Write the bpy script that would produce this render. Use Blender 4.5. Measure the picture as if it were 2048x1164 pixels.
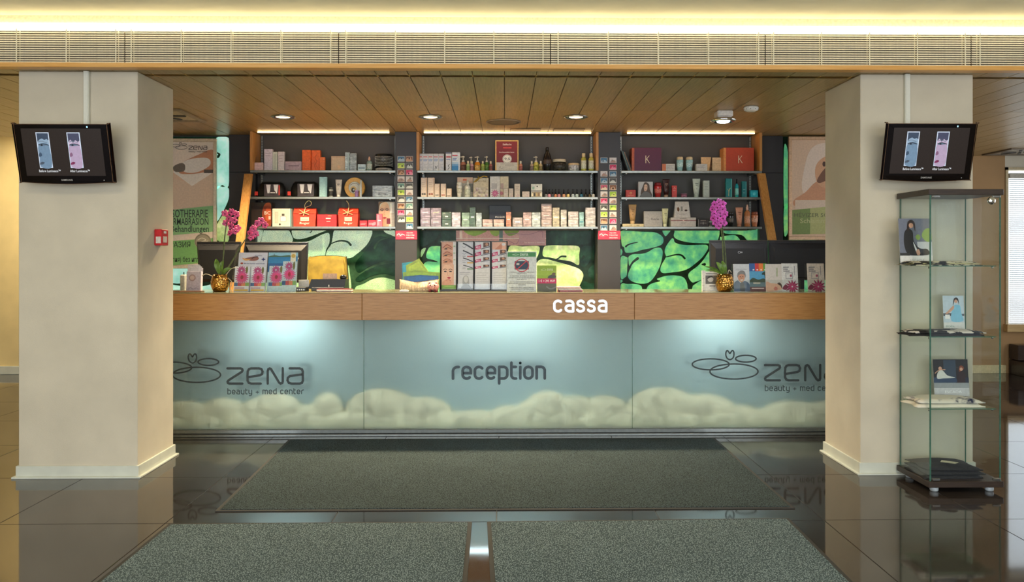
import bpy, math, random
from mathutils import Vector, Matrix
random.seed(7)
for o in list(bpy.data.objects): bpy.data.objects.remove(o)
SC = bpy.context.scene; COL = SC.collection
PI = math.pi
# ---------------------------------------------------------------- camera, sky, lights, exposure
EYE = 1.45; FPX = 1600.0; PPX, PPY = 1034.0, 507.0; YAW = 0.0157
cam_d = bpy.data.cameras.new('camera'); cam = bpy.data.objects.new('camera', cam_d); COL.objects.link(cam)
cam.location = (0, 0, EYE); cam.rotation_euler = (PI/2, 0, -YAW)
cam_d.sensor_width = 36; cam_d.lens = FPX/2048*36
cam_d.shift_x = (1024-PPX)/2048; cam_d.shift_y = -(582-PPY)/2048
cam_d.clip_end = 60
SC.camera = cam
w = bpy.data.worlds.new('sky'); SC.world = w; w.use_nodes = True
w.node_tree.nodes['Background'].inputs[0].default_value = (0.78, 0.86, 1.0, 1)
w.node_tree.nodes['Background'].inputs[1].default_value = 0.45
vs = SC.view_settings
vs.view_transform = 'Standard'; vs.look = 'None'; vs.gamma = 1.0; vs.exposure = 0.35; vs.use_curve_mapping = False
SC.cycles.use_denoising = True
SC.cycles.use_adaptive_sampling = True; SC.cycles.adaptive_threshold = .1; SC.cycles.adaptive_min_samples = 16
SC.cycles.max_bounces = 6; SC.cycles.diffuse_bounces = 3; SC.cycles.glossy_bounces = 3; SC.cycles.transmission_bounces = 5; SC.cycles.transparent_max_bounces = 16
SC.cycles.sample_clamp_indirect = 4
def area(name, loc, rot, sx, sy, power, col, spread=None):
    d = bpy.data.lights.new(name, 'AREA'); d.shape = 'RECTANGLE'; d.size = sx; d.size_y = sy; d.energy = power; d.color = col
    if spread: d.spread = spread
    o = bpy.data.objects.new(name, d); COL.objects.link(o); o.location = loc; o.rotation_euler = rot; return o
# daylight entering through the glazed entrance front behind the viewer
area('entrance_daylight', (0, -2.6, 1.5), (PI/2, 0, 0), 10.0, 2.7, 270, (0.92, 0.97, 1.0))
# daylight of the windows in the far right corner of the lobby
area('corner_daylight', (6.9, 6.4, 1.6), (PI/2, 0, PI/2), 3.4, 2.2, 60, (0.95, 0.97, 1.0))
# unseen warm light added over the left passage to brighten its yellow wall
area('passage_fill_light', (-5.2, 8.7, 2.9), (0, 0, 0), 1.2, .6, 45, (1.0, 0.84, 0.55))
# warm fill lights added under the unseen lobby ceiling above the viewer
for lx in (-2.2, 2.2):
    area('lobby_fill_light', (lx, 2.4, 2.93), (0, 0, 0), 1.0, 1.0, 28, (1.0, 0.86, 0.6))

# ---------------------------------------------------------------- helpers
def ray(px, py):
    u = (px-PPX)/FPX; v = (PPY-py)/FPX
    c, s = math.cos(YAW), math.sin(YAW)
    return u*c+s, c-u*s, v
def W(px, py, Y):
    dx, dy, dz = ray(px, py); t = Y/dy
    return dx*t, EYE+dz*t
def WX(px, Y): return W(px, 0, Y)[0]
def WZ(py, Y, px=1009): return W(px, py, Y)[1]
def lin(c):
    if isinstance(c, str):
        c = c.lstrip('#'); c = [int(c[i:i+2], 16)/255 for i in (0, 2, 4)]
    return tuple(x/12.92 if x <= .04045 else ((x+.055)/1.055)**2.4 for x in c[:3])
MATS = {}
def N(nt, t, **k):
    n = nt.nodes.new(t)
    for a, b in k.items(): setattr(n, a, b)
    return n
def base(name):
    m = bpy.data.materials.new(name); m.use_nodes = True
    return m, m.node_tree, m.node_tree.nodes['Principled BSDF']
def coords(nt, scale=(1, 1, 1), kind='Object'):
    tc = N(nt, 'ShaderNodeTexCoord'); mp = N(nt, 'ShaderNodeMapping')
    nt.links.new(tc.outputs[kind], mp.inputs[0]); mp.inputs['Scale'].default_value = scale
    return mp.outputs[0]
def ramp(nt, src, stops):
    r = N(nt, 'ShaderNodeValToRGB'); e = r.color_ramp.elements
    while len(e) < len(stops): e.new(0.5)
    for k, (p, c) in enumerate(stops):
        e[k].position = p; e[k].color = (*lin(c), 1)
    nt.links.new(src, r.inputs[0]); return r.outputs[0]
def noise(nt, co, scale, detail=2, rough=.5):
    n = N(nt, 'ShaderNodeTexNoise'); n.inputs['Scale'].default_value = scale
    n.inputs['Detail'].default_value = detail; n.inputs['Roughness'].default_value = rough
    nt.links.new(co, n.inputs['Vector']); return n.outputs[0]
def bump(nt, h, b, strength=.2, dist=.01):
    n = N(nt, 'ShaderNodeBump'); n.inputs['Strength'].default_value = strength; n.inputs['Distance'].default_value = dist
    nt.links.new(h, n.inputs['Height']); nt.links.new(n.outputs[0], b.inputs['Normal'])
def shade(c, k):
    if isinstance(c, str):
        h = c.lstrip('#'); c = [int(h[i:i+2], 16)/255 for i in (0, 2, 4)]
    return tuple(max(0, min(1, x*k)) for x in c[:3])
def M(col, rough=.5, metal=0., var=.06, scale=60., film=0., emit=0., trans=0., ior=1.45, alpha=1., bmp=0.):
    """plain painted / printed / plastic surface with a fine procedural tone variation"""
    key = (col if isinstance(col, str) else tuple(col), rough, metal, var, scale, film, emit, trans, ior, alpha, bmp)
    if key in MATS: return MATS[key]
    m, nt, b = base('mat_%d' % len(MATS)); co = coords(nt)
    n = noise(nt, co, scale, 2)
    r = ramp(nt, n, [(.3, shade(col, 1-var)), (.7, shade(col, 1+var))])
    nt.links.new(r, b.inputs['Base Color'])
    b.inputs['Roughness'].default_value = rough; b.inputs['Metallic'].default_value = metal
    b.inputs['IOR'].default_value = ior
    if trans: b.inputs['Transmission Weight'].default_value = trans
    if alpha < 1: b.inputs['Alpha'].default_value = alpha
    if emit:
        nt.links.new(r, b.inputs['Emission Color']); b.inputs['Emission Strength'].default_value = emit
    if film:      # crinkled clear film around a carton
        b.inputs['Coat Weight'].default_value = 1; b.inputs['Coat Roughness'].default_value = .06
        c2 = coords(nt, (1, 1, 2.2)); nn = noise(nt, c2, 28, 3)
        bp = N(nt, 'ShaderNodeBump'); bp.inputs['Strength'].default_value = film; bp.inputs['Distance'].default_value = .02
        nt.links.new(nn, bp.inputs['Height']); nt.links.new(bp.outputs[0], b.inputs['Coat Normal'])
        r2 = ramp(nt, nn, [(.35, shade(col, .68)), (.52, shade(col, .9)), (.68, shade(col, 1.12))]); nt.links.new(r2, b.inputs['Base Color'])
    if bmp: bump(nt, noise(nt, co, scale, 3), b, bmp, .01)
    MATS[key] = m; return m
def emitter(name, col, strength):
    m, nt, b = base(name); b.inputs['Base Color'].default_value = (*lin(col), 1)
    b.inputs['Emission Color'].default_value = (*lin(col), 1); b.inputs['Emission Strength'].default_value = strength
    return m
def clear_glass(name, tint='#e6f2ec', refl=1.0):
    m = bpy.data.materials.new(name); m.use_nodes = True; nt = m.node_tree; nt.nodes.clear()
    o = N(nt, 'ShaderNodeOutputMaterial'); mx = N(nt, 'ShaderNodeMixShader'); t = N(nt, 'ShaderNodeBsdfTransparent'); g = N(nt, 'ShaderNodeBsdfGlossy')
    f = N(nt, 'ShaderNodeLayerWeight'); f.inputs[0].default_value = .5     # Schlick reflectance, alike on both faces
    p = N(nt, 'ShaderNodeMath', operation='POWER'); p.inputs[1].default_value = 5; nt.links.new(f.outputs['Facing'], p.inputs[0])
    s = N(nt, 'ShaderNodeMath', operation='MULTIPLY_ADD'); s.inputs[1].default_value = .9; s.inputs[2].default_value = .03; nt.links.new(p.outputs[0], s.inputs[0])
    t.inputs[0].default_value = (*lin(tint), 1); g.inputs['Roughness'].default_value = .01
    g.inputs[0].default_value = (refl, refl, refl, 1)
    nt.links.new(s.outputs[0], mx.inputs[0]); nt.links.new(t.outputs[0], mx.inputs[1]); nt.links.new(g.outputs[0], mx.inputs[2])
    nt.links.new(mx.outputs[0], o.inputs[0]); return m

def catmull(pts, n=6, closed=True):
    L = len(pts); out = []
    for i in range(L if closed else L-1):
        if closed: p0, p1, p2, p3 = pts[i-1], pts[i], pts[(i+1) % L], pts[(i+2) % L]
        else: p0, p1, p2, p3 = pts[max(i-1, 0)], pts[i], pts[i+1], pts[min(i+2, L-1)]
        for k in range(n):
            t = k/n
            out.append(tuple(.5*(2*b+(c-a)*t+(2*a-5*b+4*c-d)*t*t+(3*b-a-3*c+d)*t**3) for a, b, c, d in zip(p0, p1, p2, p3)))
    if not closed: out.append(tuple(pts[-1]))
    return out
def arc(cx, cy, rx, ry, a0, a1, n=8):
    return [(cx+rx*math.cos(math.radians(a0+(a1-a0)*k/n)), cy+ry*math.sin(math.radians(a0+(a1-a0)*k/n))) for k in range(n+1)]
_TXT = {}
def text_geo(s, bold=0.):
    if (s, bold) in _TXT: return _TXT[(s, bold)]
    c = bpy.data.curves.new('t', 'FONT'); c.body = s; c.resolution_u = 2; c.offset = bold; c.fill_mode = 'FRONT'
    o = bpy.data.objects.new('t', c); COL.objects.link(o)
    me = bpy.data.meshes.new_from_object(o.evaluated_get(bpy.context.evaluated_depsgraph_get()))
    vs_ = [(v.co.x, v.co.y) for v in me.vertices]; fs = [tuple(p.vertices) for p in me.polygons]
    bpy.data.objects.remove(o); bpy.data.curves.remove(c); bpy.data.meshes.remove(me)
    if not vs_: vs_ = [(0, 0)]
    x0 = min(v[0] for v in vs_); x1 = max(v[0] for v in vs_); y0 = min(v[1] for v in vs_); y1 = max(v[1] for v in vs_)
    r = [((x-x0)/max(x1-x0, 1e-6), (y-y0)/max(y1-y0, 1e-6)) for x, y in vs_], fs
    _TXT[(s, bold)] = r; return r

class G:
    """collects geometry of one part"""
    def __init__(s): s.v = []; s.f = []; s.m = []; s.mats = []; s.sm = []
    def mi(s, m):
        if m not in s.mats: s.mats.append(m)
        return s.mats.index(m)
    def add(s, vs_, fs, m, smooth=False):
        b = len(s.v); s.v += [tuple(x) for x in vs_]; k = s.mi(m)
        for f in fs: s.f.append(tuple(b+i for i in f)); s.m.append(k); s.sm.append(smooth)
        return s
    def box(s, x0, x1, y0, y1, z0, z1, m, ch=0., rot=None, about=None):
        c = min(ch, abs(x1-x0)*.45, abs(y1-y0)*.45, abs(z1-z0)*.45)
        if c <= 0:
            v = [(x, y, z) for x in (x0, x1) for y in (y0, y1) for z in (z0, z1)]
            f = [(0, 1, 3, 2), (4, 6, 7, 5), (0, 4, 5, 1), (2, 3, 7, 6), (0, 2, 6, 4), (1, 5, 7, 3)]
        else:
            v = []; idx = {}
            X = (x0, x1); Y = (y0, y1); Z = (z0, z1)
            for i in (0, 1):
                for j in (0, 1):
                    for k in (0, 1):
                        sx, sy, sz = (1, -1)[i]*c, (1, -1)[j]*c, (1, -1)[k]*c
                        idx[i, j, k] = len(v)
                        v += [(X[i], Y[j]+sy, Z[k]+sz), (X[i]+sx, Y[j], Z[k]+sz), (X[i]+sx, Y[j]+sy, Z[k])]
            f = []
            I = idx
            for i in (0, 1):
                f.append((I[i, 0, 0], I[i, 1, 0], I[i, 1, 1], I[i, 0, 1]))
                f.append((I[0, i, 0]+1, I[1, i, 0]+1, I[1, i, 1]+1, I[0, i, 1]+1))
                f.append((I[0, 0, i]+2, I[1, 0, i]+2, I[1, 1, i]+2, I[0, 1, i]+2))
            for i in (0, 1):
                for j in (0, 1):
                    f.append((I[i, j, 0], I[i, j, 0]+1, I[i, j, 1]+1, I[i, j, 1]))
                    f.append((I[i, 0, j], I[i, 0, j]+2, I[i, 1, j]+2, I[i, 1, j]))
                    f.append((I[0, i, j]+1, I[0, i, j]+2, I[1, i, j]+2, I[1, i, j]+1))
                    for k in (0, 1): f.append((I[i, j, k], I[i, j, k]+1, I[i, j, k]+2))
        if rot is not None:
            a = Vector(about) if about else Vector(((x0+x1)/2, (y0+y1)/2, (z0+z1)/2))
            v = [tuple(rot @ (Vector(p)-a)+a) for p in v]
        return s.add(v, f, m)
    def prism(s, poly, y0, y1, m, front_only=False):
        n = len(poly)
        if front_only: return s.add([(x, y0, z) for x, z in poly], [tuple(range(n))], m)
        v = [(x, y0, z) for x, z in poly]+[(x, y1, z) for x, z in poly]
        f = [tuple(range(n)), tuple(range(2*n-1, n-1, -1))]+[(i, i+n, (i+1) % n+n, (i+1) % n) for i in range(n)]
        return s.add(v, f, m)
    def lathe(s, prof, m, n=16, c=(0, 0, 0), sx=1., sy=1., smooth=True):
        v = []; f = []; rows = []
        for r, z in prof:
            if r < 1e-6: rows.append([len(v)]); v.append((c[0], c[1], c[2]+z))
            else:
                rows.append(list(range(len(v), len(v)+n)))
                v += [(c[0]+r*sx*math.cos(2*PI*k/n), c[1]+r*sy*math.sin(2*PI*k/n), c[2]+z) for k in range(n)]
        for a, b in zip(rows, rows[1:]):
            for k in range(n):
                q = [a[k % len(a)], a[(k+1) % len(a)], b[(k+1) % len(b)], b[k % len(b)]]
                u = []
                for i in q:
                    if i not in u: u.append(i)
                if len(u) > 2: f.append(tuple(u))
        for r in (rows[0], rows[-1]):
            if len(r) > 1: f.append(tuple(r))
        return s.add(v, f, m, smooth)
    def ell(s, c, r, m, n=12, k=8):
        return s.lathe([(math.sin(PI*i/k) if 0 < i < k else 0, -math.cos(PI*i/k)*r[2]) for i in range(k+1)], m, n, c, r[0], r[1])
    def tube(s, pts, r, m, n=8):
        pts = [Vector(p) for p in pts]; L = len(pts)
        rs = r if isinstance(r, (list, tuple)) else [r]*L
        v = []; f = []; up = None
        for i, p in enumerate(pts):
            t = (pts[min(i+1, L-1)]-pts[max(i-1, 0)]).normalized()
            if up is None: up = t.orthogonal().normalized()
            else: up = (up-t*up.dot(t)); up = up.normalized() if up.length > 1e-6 else t.orthogonal().normalized()
            w_ = t.cross(up)
            v += [p+(up*math.cos(2*PI*k/n)+w_*math.sin(2*PI*k/n))*rs[i] for k in range(n)]
        for i in range(L-1):
            for k in range(n): f.append((i*n+k, i*n+(k+1) % n, (i+1)*n+(k+1) % n, (i+1)*n+k))
        f.append(tuple(range(n))); f.append(tuple(range((L-1)*n, L*n)))
        return s.add(v, f, m, True)
    def stroke(s, pts, wd, y0, y1, m, closed=False):
        """flat ribbon with round ends in the x-z plane; y1 None = one face only. wd may be a list"""
        s.k = getattr(s, 'k', 0)+1; y0 = y0-s.k*2e-5
        L = len(pts); ws = wd if isinstance(wd, (list, tuple)) else [wd]*L
        A = []; B = []
        for i, (x, z) in enumerate(pts):
            if closed: a, b = pts[i-1], pts[(i+1) % L]
            else: a, b = pts[max(i-1, 0)], pts[min(i+1, L-1)]
            def nrm(p, q):
                dx, dz = q[0]-p[0], q[1]-p[1]; l = math.hypot(dx, dz) or 1e-9; return -dz/l, dx/l
            n1 = nrm(a, (x, z)) if (a != (x, z)) else nrm((x, z), b); n2 = nrm((x, z), b) if (b != (x, z)) else n1
            nx, nz = n1[0]+n2[0], n1[1]+n2[1]; l = math.hypot(nx, nz)
            if l < .3: nx, nz, l = n1[0], n1[1], 1
            nx /= l; nz /= l; k = 1/max(.55, nx*n1[0]+nz*n1[1])
            h = ws[i]/2*k; A.append((x+nx*h, z+nz*h)); B.append((x-nx*h, z-nz*h))
        def quad(p): 
            if y1 is None: s.add([(x, y0+1e-5, z) for x, z in p], [tuple(range(len(p)))], m)
            else: s.prism(p, y0+1e-5, y1-1e-5, m)
        if y1 is None or True:
            v = [(x, y0, z) for x, z in A]+[(x, y0, z) for x, z in B]
            f = [(i, (i+1) % L, L+(i+1) % L, L+i) for i in range(L if closed else L-1)]
            if y1 is not None:
                v += [(x, y1, z) for x, z in A]+[(x, y1, z) for x, z in B]
                for i in range(L if closed else L-1):
                    j = (i+1) % L
                    f += [(i, 2*L+i, 2*L+j, j), (L+i, L+j, 3*L+j, 3*L+i), (2*L+i, 3*L+i, 3*L+j, 2*L+j)]
            s.add(v, f, m)
        if not closed:
            for i in (0, L-1):
                r = ws[i]/2
                if r > 1e-5: quad([(pts[i][0]+r*math.cos(2*PI*k/10), pts[i][1]+r*math.sin(2*PI*k/10)) for k in range(10)])
        return s
    def build(s, name, parent=None, loc=None, rot=None):
        me = bpy.data.meshes.new(name); me.from_pydata(s.v, [], s.f)
        for m in s.mats: me.materials.append(m)
        me.polygons.foreach_set('material_index', s.m); me.polygons.foreach_set('use_smooth', s.sm)
        me.update()
        import bmesh
        bm = bmesh.new(); bm.from_mesh(me); bmesh.ops.recalc_face_normals(bm, faces=bm.faces)
        bm.to_mesh(me); bm.free()
        o = bpy.data.objects.new(name, me); COL.objects.link(o)
        if parent: o.parent = parent
        if loc: o.location = loc
        if rot: o.rotation_euler = rot
        return o
def tag(o, label, cat=None, group=None):
    o['label'] = label
    if cat: o['category'] = cat
    if group: o['group'] = group
    return o
def thing(name, label, cat, loc=(0, 0, 0), rot=(0, 0, 0), group=None):
    o = bpy.data.objects.new(name, None); COL.objects.link(o); o.empty_display_size = .05
    o.location = loc; o.rotation_euler = rot
    return tag(o, label, cat, group)
def struct(o, label=None):
    o['kind'] = 'structure'
    if label: o['label'] = label
    return o
def copy_tree(o, parent=None):
    c = o.copy(); COL.objects.link(c); c.parent = parent
    for ch in o.children: copy_tree(ch, c)
    return c
# flat print: shapes in fractions of a w x h rectangle whose lower left corner is (x0, z0), facing -Y
def art(parent, name, x0, z0, w_, h_, y, shapes, rough=.45, emit=0., label=None, step=.00025):
    g = G(); X = lambda a: x0+a*w_; Z = lambda a: z0+a*h_
    for k, sh in enumerate(shapes):
        yy = y-step*(k+1); t = sh[0]; col = sh[-1]; m = M(col, rough, var=.03, emit=emit)
        if t == 'r': g.add([(X(sh[1]), yy, Z(sh[2])), (X(sh[3]), yy, Z(sh[2])), (X(sh[3]), yy, Z(sh[4])), (X(sh[1]), yy, Z(sh[4]))], [(0, 1, 2, 3)], m)
        elif t == 'e': g.prism([(X(sh[1])+sh[3]*w_*math.cos(2*PI*i/20), Z(sh[2])+sh[4]*h_*math.sin(2*PI*i/20)) for i in range(20)], yy, 0, m, True)
        elif t == 'p': g.prism([(X(a), Z(b)) for a, b in sh[1]], yy, 0, m, True)
        elif t == 's': g.prism([(X(min(max(a, 0), 1)), Z(min(max(b, 0), 1))) for a, b in catmull(sh[1], 5)], yy, 0, m, True)
        elif t == 'l': g.stroke([(X(a), Z(b)) for a, b in sh[1]], sh[2]*h_, yy, None, m)
        elif t == 'c': g.stroke([(X(a), Z(b)) for a, b in catmull(sh[1], 5, False)], sh[2]*h_, yy, None, m)
        elif t == 'o':
            g.stroke([(X(sh[1])+sh[3]*w_*math.cos(2*PI*i/24), Z(sh[2])+sh[4]*h_*math.sin(2*PI*i/24)) for i in range(24)], sh[5]*h_, yy, None, m, True)
        elif t == 't':
            v, f = text_geo(sh[1], .006); g.add([(X(sh[2]+(sh[4]-sh[2])*a), yy, Z(sh[3]+(sh[5]-sh[3])*b)) for a, b in v], f, m)
        elif t == 'f':     # daisy-like blossom: cx, cy, radius (of w), petals, colour
            r = sh[3]*w_; n = sh[4]
            for i in range(n):
                a = 2*PI*i/n; ca, sa = math.cos(a), math.sin(a)
                pts = [(.15, -.05), (.55, -.13), (.95, -.05), (1.05, 0), (.95, .05), (.55, .13), (.15, .05)]
                g.prism([(X(sh[1])+r*(p*ca-q*sa), Z(sh[2])+r*(p*sa+q*ca)) for p, q in pts], yy-.00001*i, 0, m, True)
    o = g.build(name, parent)
    if label: o['label'] = label
    return o
# rounded stroke lettering
def _loop(): return arc(.31, .69, .31, .31, 0, 180)+arc(.31, .31, .31, .31, 180, 360)+[(.62, .69)]
GL = {
 'r': (.42, [[(0, 0)]+arc(.36, .64, .36, .36, 180, 90)+[(.44, 1)]]),
 'e': (.62, [[(.04, .47), (.62, .47)]+arc(.31, .69, .31, .31, 0, 180)+arc(.31, .31, .31, .31, 180, 318)]),
 'c': (.6, [arc(.31, .69, .31, .31, 38, 180)+arc(.31, .31, .31, .31, 180, 322)]),
 'p': (.62, [[(0, -.42), (0, 1)], [(0, 1)]+arc(.31, .69, .31, .31, 90, 0)+arc(.31, .31, .31, .31, 0, -90)+[(0, 0)]]),
 't': (.36, [[(0, 1.36)]+arc(.27, .27, .27, .27, 180, 270)+[(.36, 0)], [(0, 1), (.34, 1)]]),
 'i': (0., [[(0, 0), (0, 1)], [(0, 1.33), (0, 1.34)]]),
 'o': (.62, [_loop()]),
 'n': (.62, [[(0, 0), (0, 1)], [(0, 1)]+arc(.31, .69, .31, .31, 90, 0)+[(.62, 0)]]),
 'a': (.62, [[(.06, .97)]+arc(.31, .69, .31, .31, 90, 0)+[(.62, 0)], [(.62, .57)]+arc(.29, .285, .29, .285, 90, 270)+[(.62, 0)]]),
 's': (.54, [catmull([(.5, .87), (.4, .98), (.26, 1), (.09, .93), (.02, .77), (.1, .6), (.28, .52), (.46, .44), (.54, .25), (.46, .07), (.27, 0), (.12, .02), (0, .14)], 4, False)]),
 'b': (.62, [[(0, 1.42), (0, 0)], [(0, 0)]+arc(.31, .31, .31, .31, -90, 0)+arc(.31, .69, .31, .31, 0, 90)+[(0, 1)]]),
 'd': (.62, [[(.62, 1.42), (.62, 0)], [(.62, 0)]+arc(.31, .31, .31, .31, 270, 180)+arc(.31, .69, .31, .31, 180, 90)+[(.62, 1)]]),
 'u': (.62, [[(0, 1)]+arc(.31, .31, .31, .31, 180, 270)+[(.62, 0)], [(.62, 1), (.62, 0)]]),
 'y': (.62, [[(0, 1)]+arc(.31, .31, .31, .31, 180, 270)+[(.62, 0)], [(.62, 1)]+arc(.32, -.14, .3, .28, 0, -90)+[(.08, -.42)]]),
 'm': (1., [[(0, 0), (0, 1)], [(0, 1)]+arc(.25, .75, .25, .25, 90, 0)+[(.5, 0)], [(.5, .7)]+arc(.75, .75, .25, .25, 180, 0)+[(1., 0)]]),
 '+': (.6, [[(0, .45), (.6, .45)], [(.3, .15), (.3, .75)]]),
 ' ': (.2, []),
}
def letters(g, txt, x0, x1, zb, xh, wd, y0, y1, m, gap=.32):
    tot = sum(GL[c][0] for c in txt)+gap*(len(txt)-1)
    k = (x1-x0)/tot; x = x0
    for c in txt:
        for st in GL[c][1]: g.stroke([(x+a*k, zb+b*xh) for a, b in st], wd, y0, y1, m)
        x += (GL[c][0]+gap)*k
def zena_logo(g, T, k, y0, y1, m, sub=True, thick=1., marks=True):
    """T maps logo units (px of the enlarged photograph) to x, z; k = metres per unit"""
    if marks:
        for cx, cy, rx, ry in ((350, 332, 252, 75), (668, 430, 328, 103), (830, 255, 140, 46)):
            g.stroke([T(cx+rx*math.cos(2*PI*i/48), cy+ry*math.sin(2*PI*i/48)) for i in range(48)], 20*k*thick, y0, y1, m, True)
        g.stroke([T(*p) for p in catmull([(612, 268), (572, 245), (556, 195), (565, 152), (585, 148), (606, 178), (612, 184), (618, 178), (642, 146), (662, 155), (668, 195), (655, 243)], 4)], 19*k*thick, y0, y1, m, True)
    Z = [[(1090, 342), (1270, 342)]+[(1292, 352), (1297, 372), (1285, 390)]+[(1105, 505), (1092, 525), (1098, 543), (1115, 550), (1295, 550)],
         [(1545, 550), (1415, 550)]+[(1382, 540), (1365, 510), (1363, 440), (1368, 380), (1385, 352), (1415, 342), (1520, 342), (1555, 352), (1570, 385), (1562, 420), (1535, 436), (1375, 462)],
         [(1640, 550), (1640, 380), (1648, 352), (1668, 343), (1685, 352), (1795, 535), (1815, 550), (1838, 543), (1845, 520), (1845, 340)],
         [(1940, 342), (2075, 342), (2107, 355), (2120, 388), (2120, 510), (2108, 540), (2078, 550), (1965, 550), (1928, 540), (1910, 505), (1915, 470), (1945, 446), (2115, 425)]]
    for st in Z: g.stroke([T(*p) for p in st], 32*k*thick, y0, y1, m)
    if sub:
        x0, zb = T(1095, 692); x1, zt = T(2128, 692); _, zx = T(0, 642)
        letters(g, 'beauty + med center', x0, x1, zb, zx-zb, 11*k*thick, y0, y1, m, .36)
# ---------------------------------------------------------------- materials of the room
def wood(name, c1, c2, c3, scale=(1, 1, 1), rough=.4, random_tone=.0, spec=.5):
    m, nt, b = base(name); co = coords(nt, scale)
    n = noise(nt, co, 6, 5, .6); r = ramp(nt, n, [(.28, c1), (.5, c2), (.75, c3)])
    if random_tone:
        oi = N(nt, 'ShaderNodeObjectInfo'); mr = N(nt, 'ShaderNodeMapRange')
        mr.inputs[3].default_value = 1-random_tone; mr.inputs[4].default_value = 1+random_tone
        nt.links.new(oi.outputs['Random'], mr.inputs[0])
        mx = N(nt, 'ShaderNodeVectorMath', operation='SCALE'); nt.links.new(r, mx.inputs[0]); nt.links.new(mr.outputs[0], mx.inputs['Scale']); r = mx.outputs[0]
    nt.links.new(r, b.inputs['Base Color']); b.inputs['Roughness'].default_value = rough
    b.inputs['Specular IOR Level'].default_value = spec
    bump(nt, n, b, .05, .004); return m
def plaster(name, col, rough=.8):
    m, nt, b = base(name); co = coords(nt)
    n = noise(nt, co, 3, 4); r = ramp(nt, n, [(.3, shade(col, .96)), (.7, shade(col, 1.03))])
    nt.links.new(r, b.inputs['Base Color']); b.inputs['Roughness'].default_value = rough
    bump(nt, noise(nt, co, 220, 3), b, .15, .004); return m
CEILWOOD = wood('ceiling_wood', '#8e764c', '#a88d5e', '#ba9f70', (12, .8, 12), .36, .08, .6)
BAMBOO = wood('bamboo', '#9c6a38', '#b7834a', '#c8955c', (1.2, 6, 22), .38)
BAMBOO_TRIM = wood('bamboo_trim', '#d79a4c', '#e0a85c', '#e9b66e', (.6, 6, 12), .4)
OAK = wood('oak', '#a26f36', '#bb8547', '#c99655', (16, 16, 1.2), .45)
PLASTER = plaster('pillar_plaster', '#cdc4b0'); YELLOW = plaster('yellow_wall', '#e6cf96'); WHITE_CEIL = plaster('white_ceiling', '#f4ecca')
BROWNWALL = plaster('brown_wall', '#a5835a')
SKIRT = M('#cfd2c6', .35, var=.03, scale=8)
DARKBOARD = M('#4b4846', .55, var=.05, scale=300, bmp=.05); PILASTER = M('#37373a', .45, var=.05, scale=200)
ALU = M('#8f9492', .35, .85, .04, 40); STEEL = M('#a8a8a4', .25, 1., .04, 40); CHROME = M('#e0e0e0', .08, 1., .02, 40)
BLACK = M('#171717', .3, var=.1); BLACKGLOSS = M('#120d0b', .08, var=.1); DARKPLASTIC = M('#25252a', .42, var=.08, scale=120)
WHITEP = M('#e6e6e2', .4, var=.03); GREYP = M('#8d8f92', .4)
GLASS = clear_glass('pane_glass', '#fcfefd'); ACRYL = clear_glass('acrylic', '#fafcfc'); GLASS_EDGE = M('#3d6657', .15, var=.1)
SHELFGLASS = clear_glass('shelf_glass', '#cfe6d8')
def tile_mat():
    m, nt, b = base('floor_tile'); co = coords(nt); n = noise(nt, co, 2.2, 4)
    oi = N(nt, 'ShaderNodeObjectInfo'); mr = N(nt, 'ShaderNodeMapRange'); mr.inputs[3].default_value = .9; mr.inputs[4].default_value = 1.1
    nt.links.new(oi.outputs['Random'], mr.inputs[0])
    r = ramp(nt, n, [(.3, '#2c2724'), (.7, '#37302c')]); mx = N(nt, 'ShaderNodeVectorMath', operation='SCALE')
    nt.links.new(r, mx.inputs[0]); nt.links.new(mr.outputs[0], mx.inputs['Scale']); nt.links.new(mx.outputs[0], b.inputs['Base Color'])
    rr = N(nt, 'ShaderNodeMapRange'); rr.inputs[3].default_value = .035; rr.inputs[4].default_value = .075
    nt.links.new(noise(nt, co, 7, 4), rr.inputs[0]); nt.links.new(rr.outputs[0], b.inputs['Roughness'])
    b.inputs['IOR'].default_value = 1.6; return m
TILE = tile_mat()
def carpet(name, c1, c2, scale, weave):
    m, nt, b = base(name); co = coords(nt, (1, .55, 1) if weave else (1, 1, 1))
    n = noise(nt, co, scale, 2, .8); h = n
    if weave:
        wv = N(nt, 'ShaderNodeTexVoronoi'); wv.inputs['Scale'].default_value = 165; nt.links.new(co, wv.inputs['Vector'])
        h = wv.outputs[0]
        mx = N(nt, 'ShaderNodeMix', data_type='FLOAT'); mx.inputs[0].default_value = .6; nt.links.new(n, mx.inputs[2]); nt.links.new(h, mx.inputs[3]); n = mx.outputs[0]
    big = noise(nt, co, 3, 3)
    r = ramp(nt, n, [(.36, c2), (.62, c1)] if not weave else [(.2, c1), (.55, c2)])
    mm = N(nt, 'ShaderNodeMapRange'); mm.inputs[3].default_value = .82; mm.inputs[4].default_value = 1.15; nt.links.new(big, mm.inputs[0])
    v = N(nt, 'ShaderNodeVectorMath', operation='SCALE'); nt.links.new(r, v.inputs[0]); nt.links.new(mm.outputs[0], v.inputs['Scale'])
    nt.links.new(v.outputs[0], b.inputs['Base Color']); b.inputs['Roughness'].default_value = .95; b.inputs['Specular IOR Level'].default_value = .1
    bump(nt, h, b, .6, .006); return m
CARPET = carpet('carpet_fine', '#4e5a5c', '#141a1b', 130, False); CARPET_W = carpet('carpet_woven', '#9caeb2', '#414e52', 240, True)
RUBBER = M('#2b2a28', .7)

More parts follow.
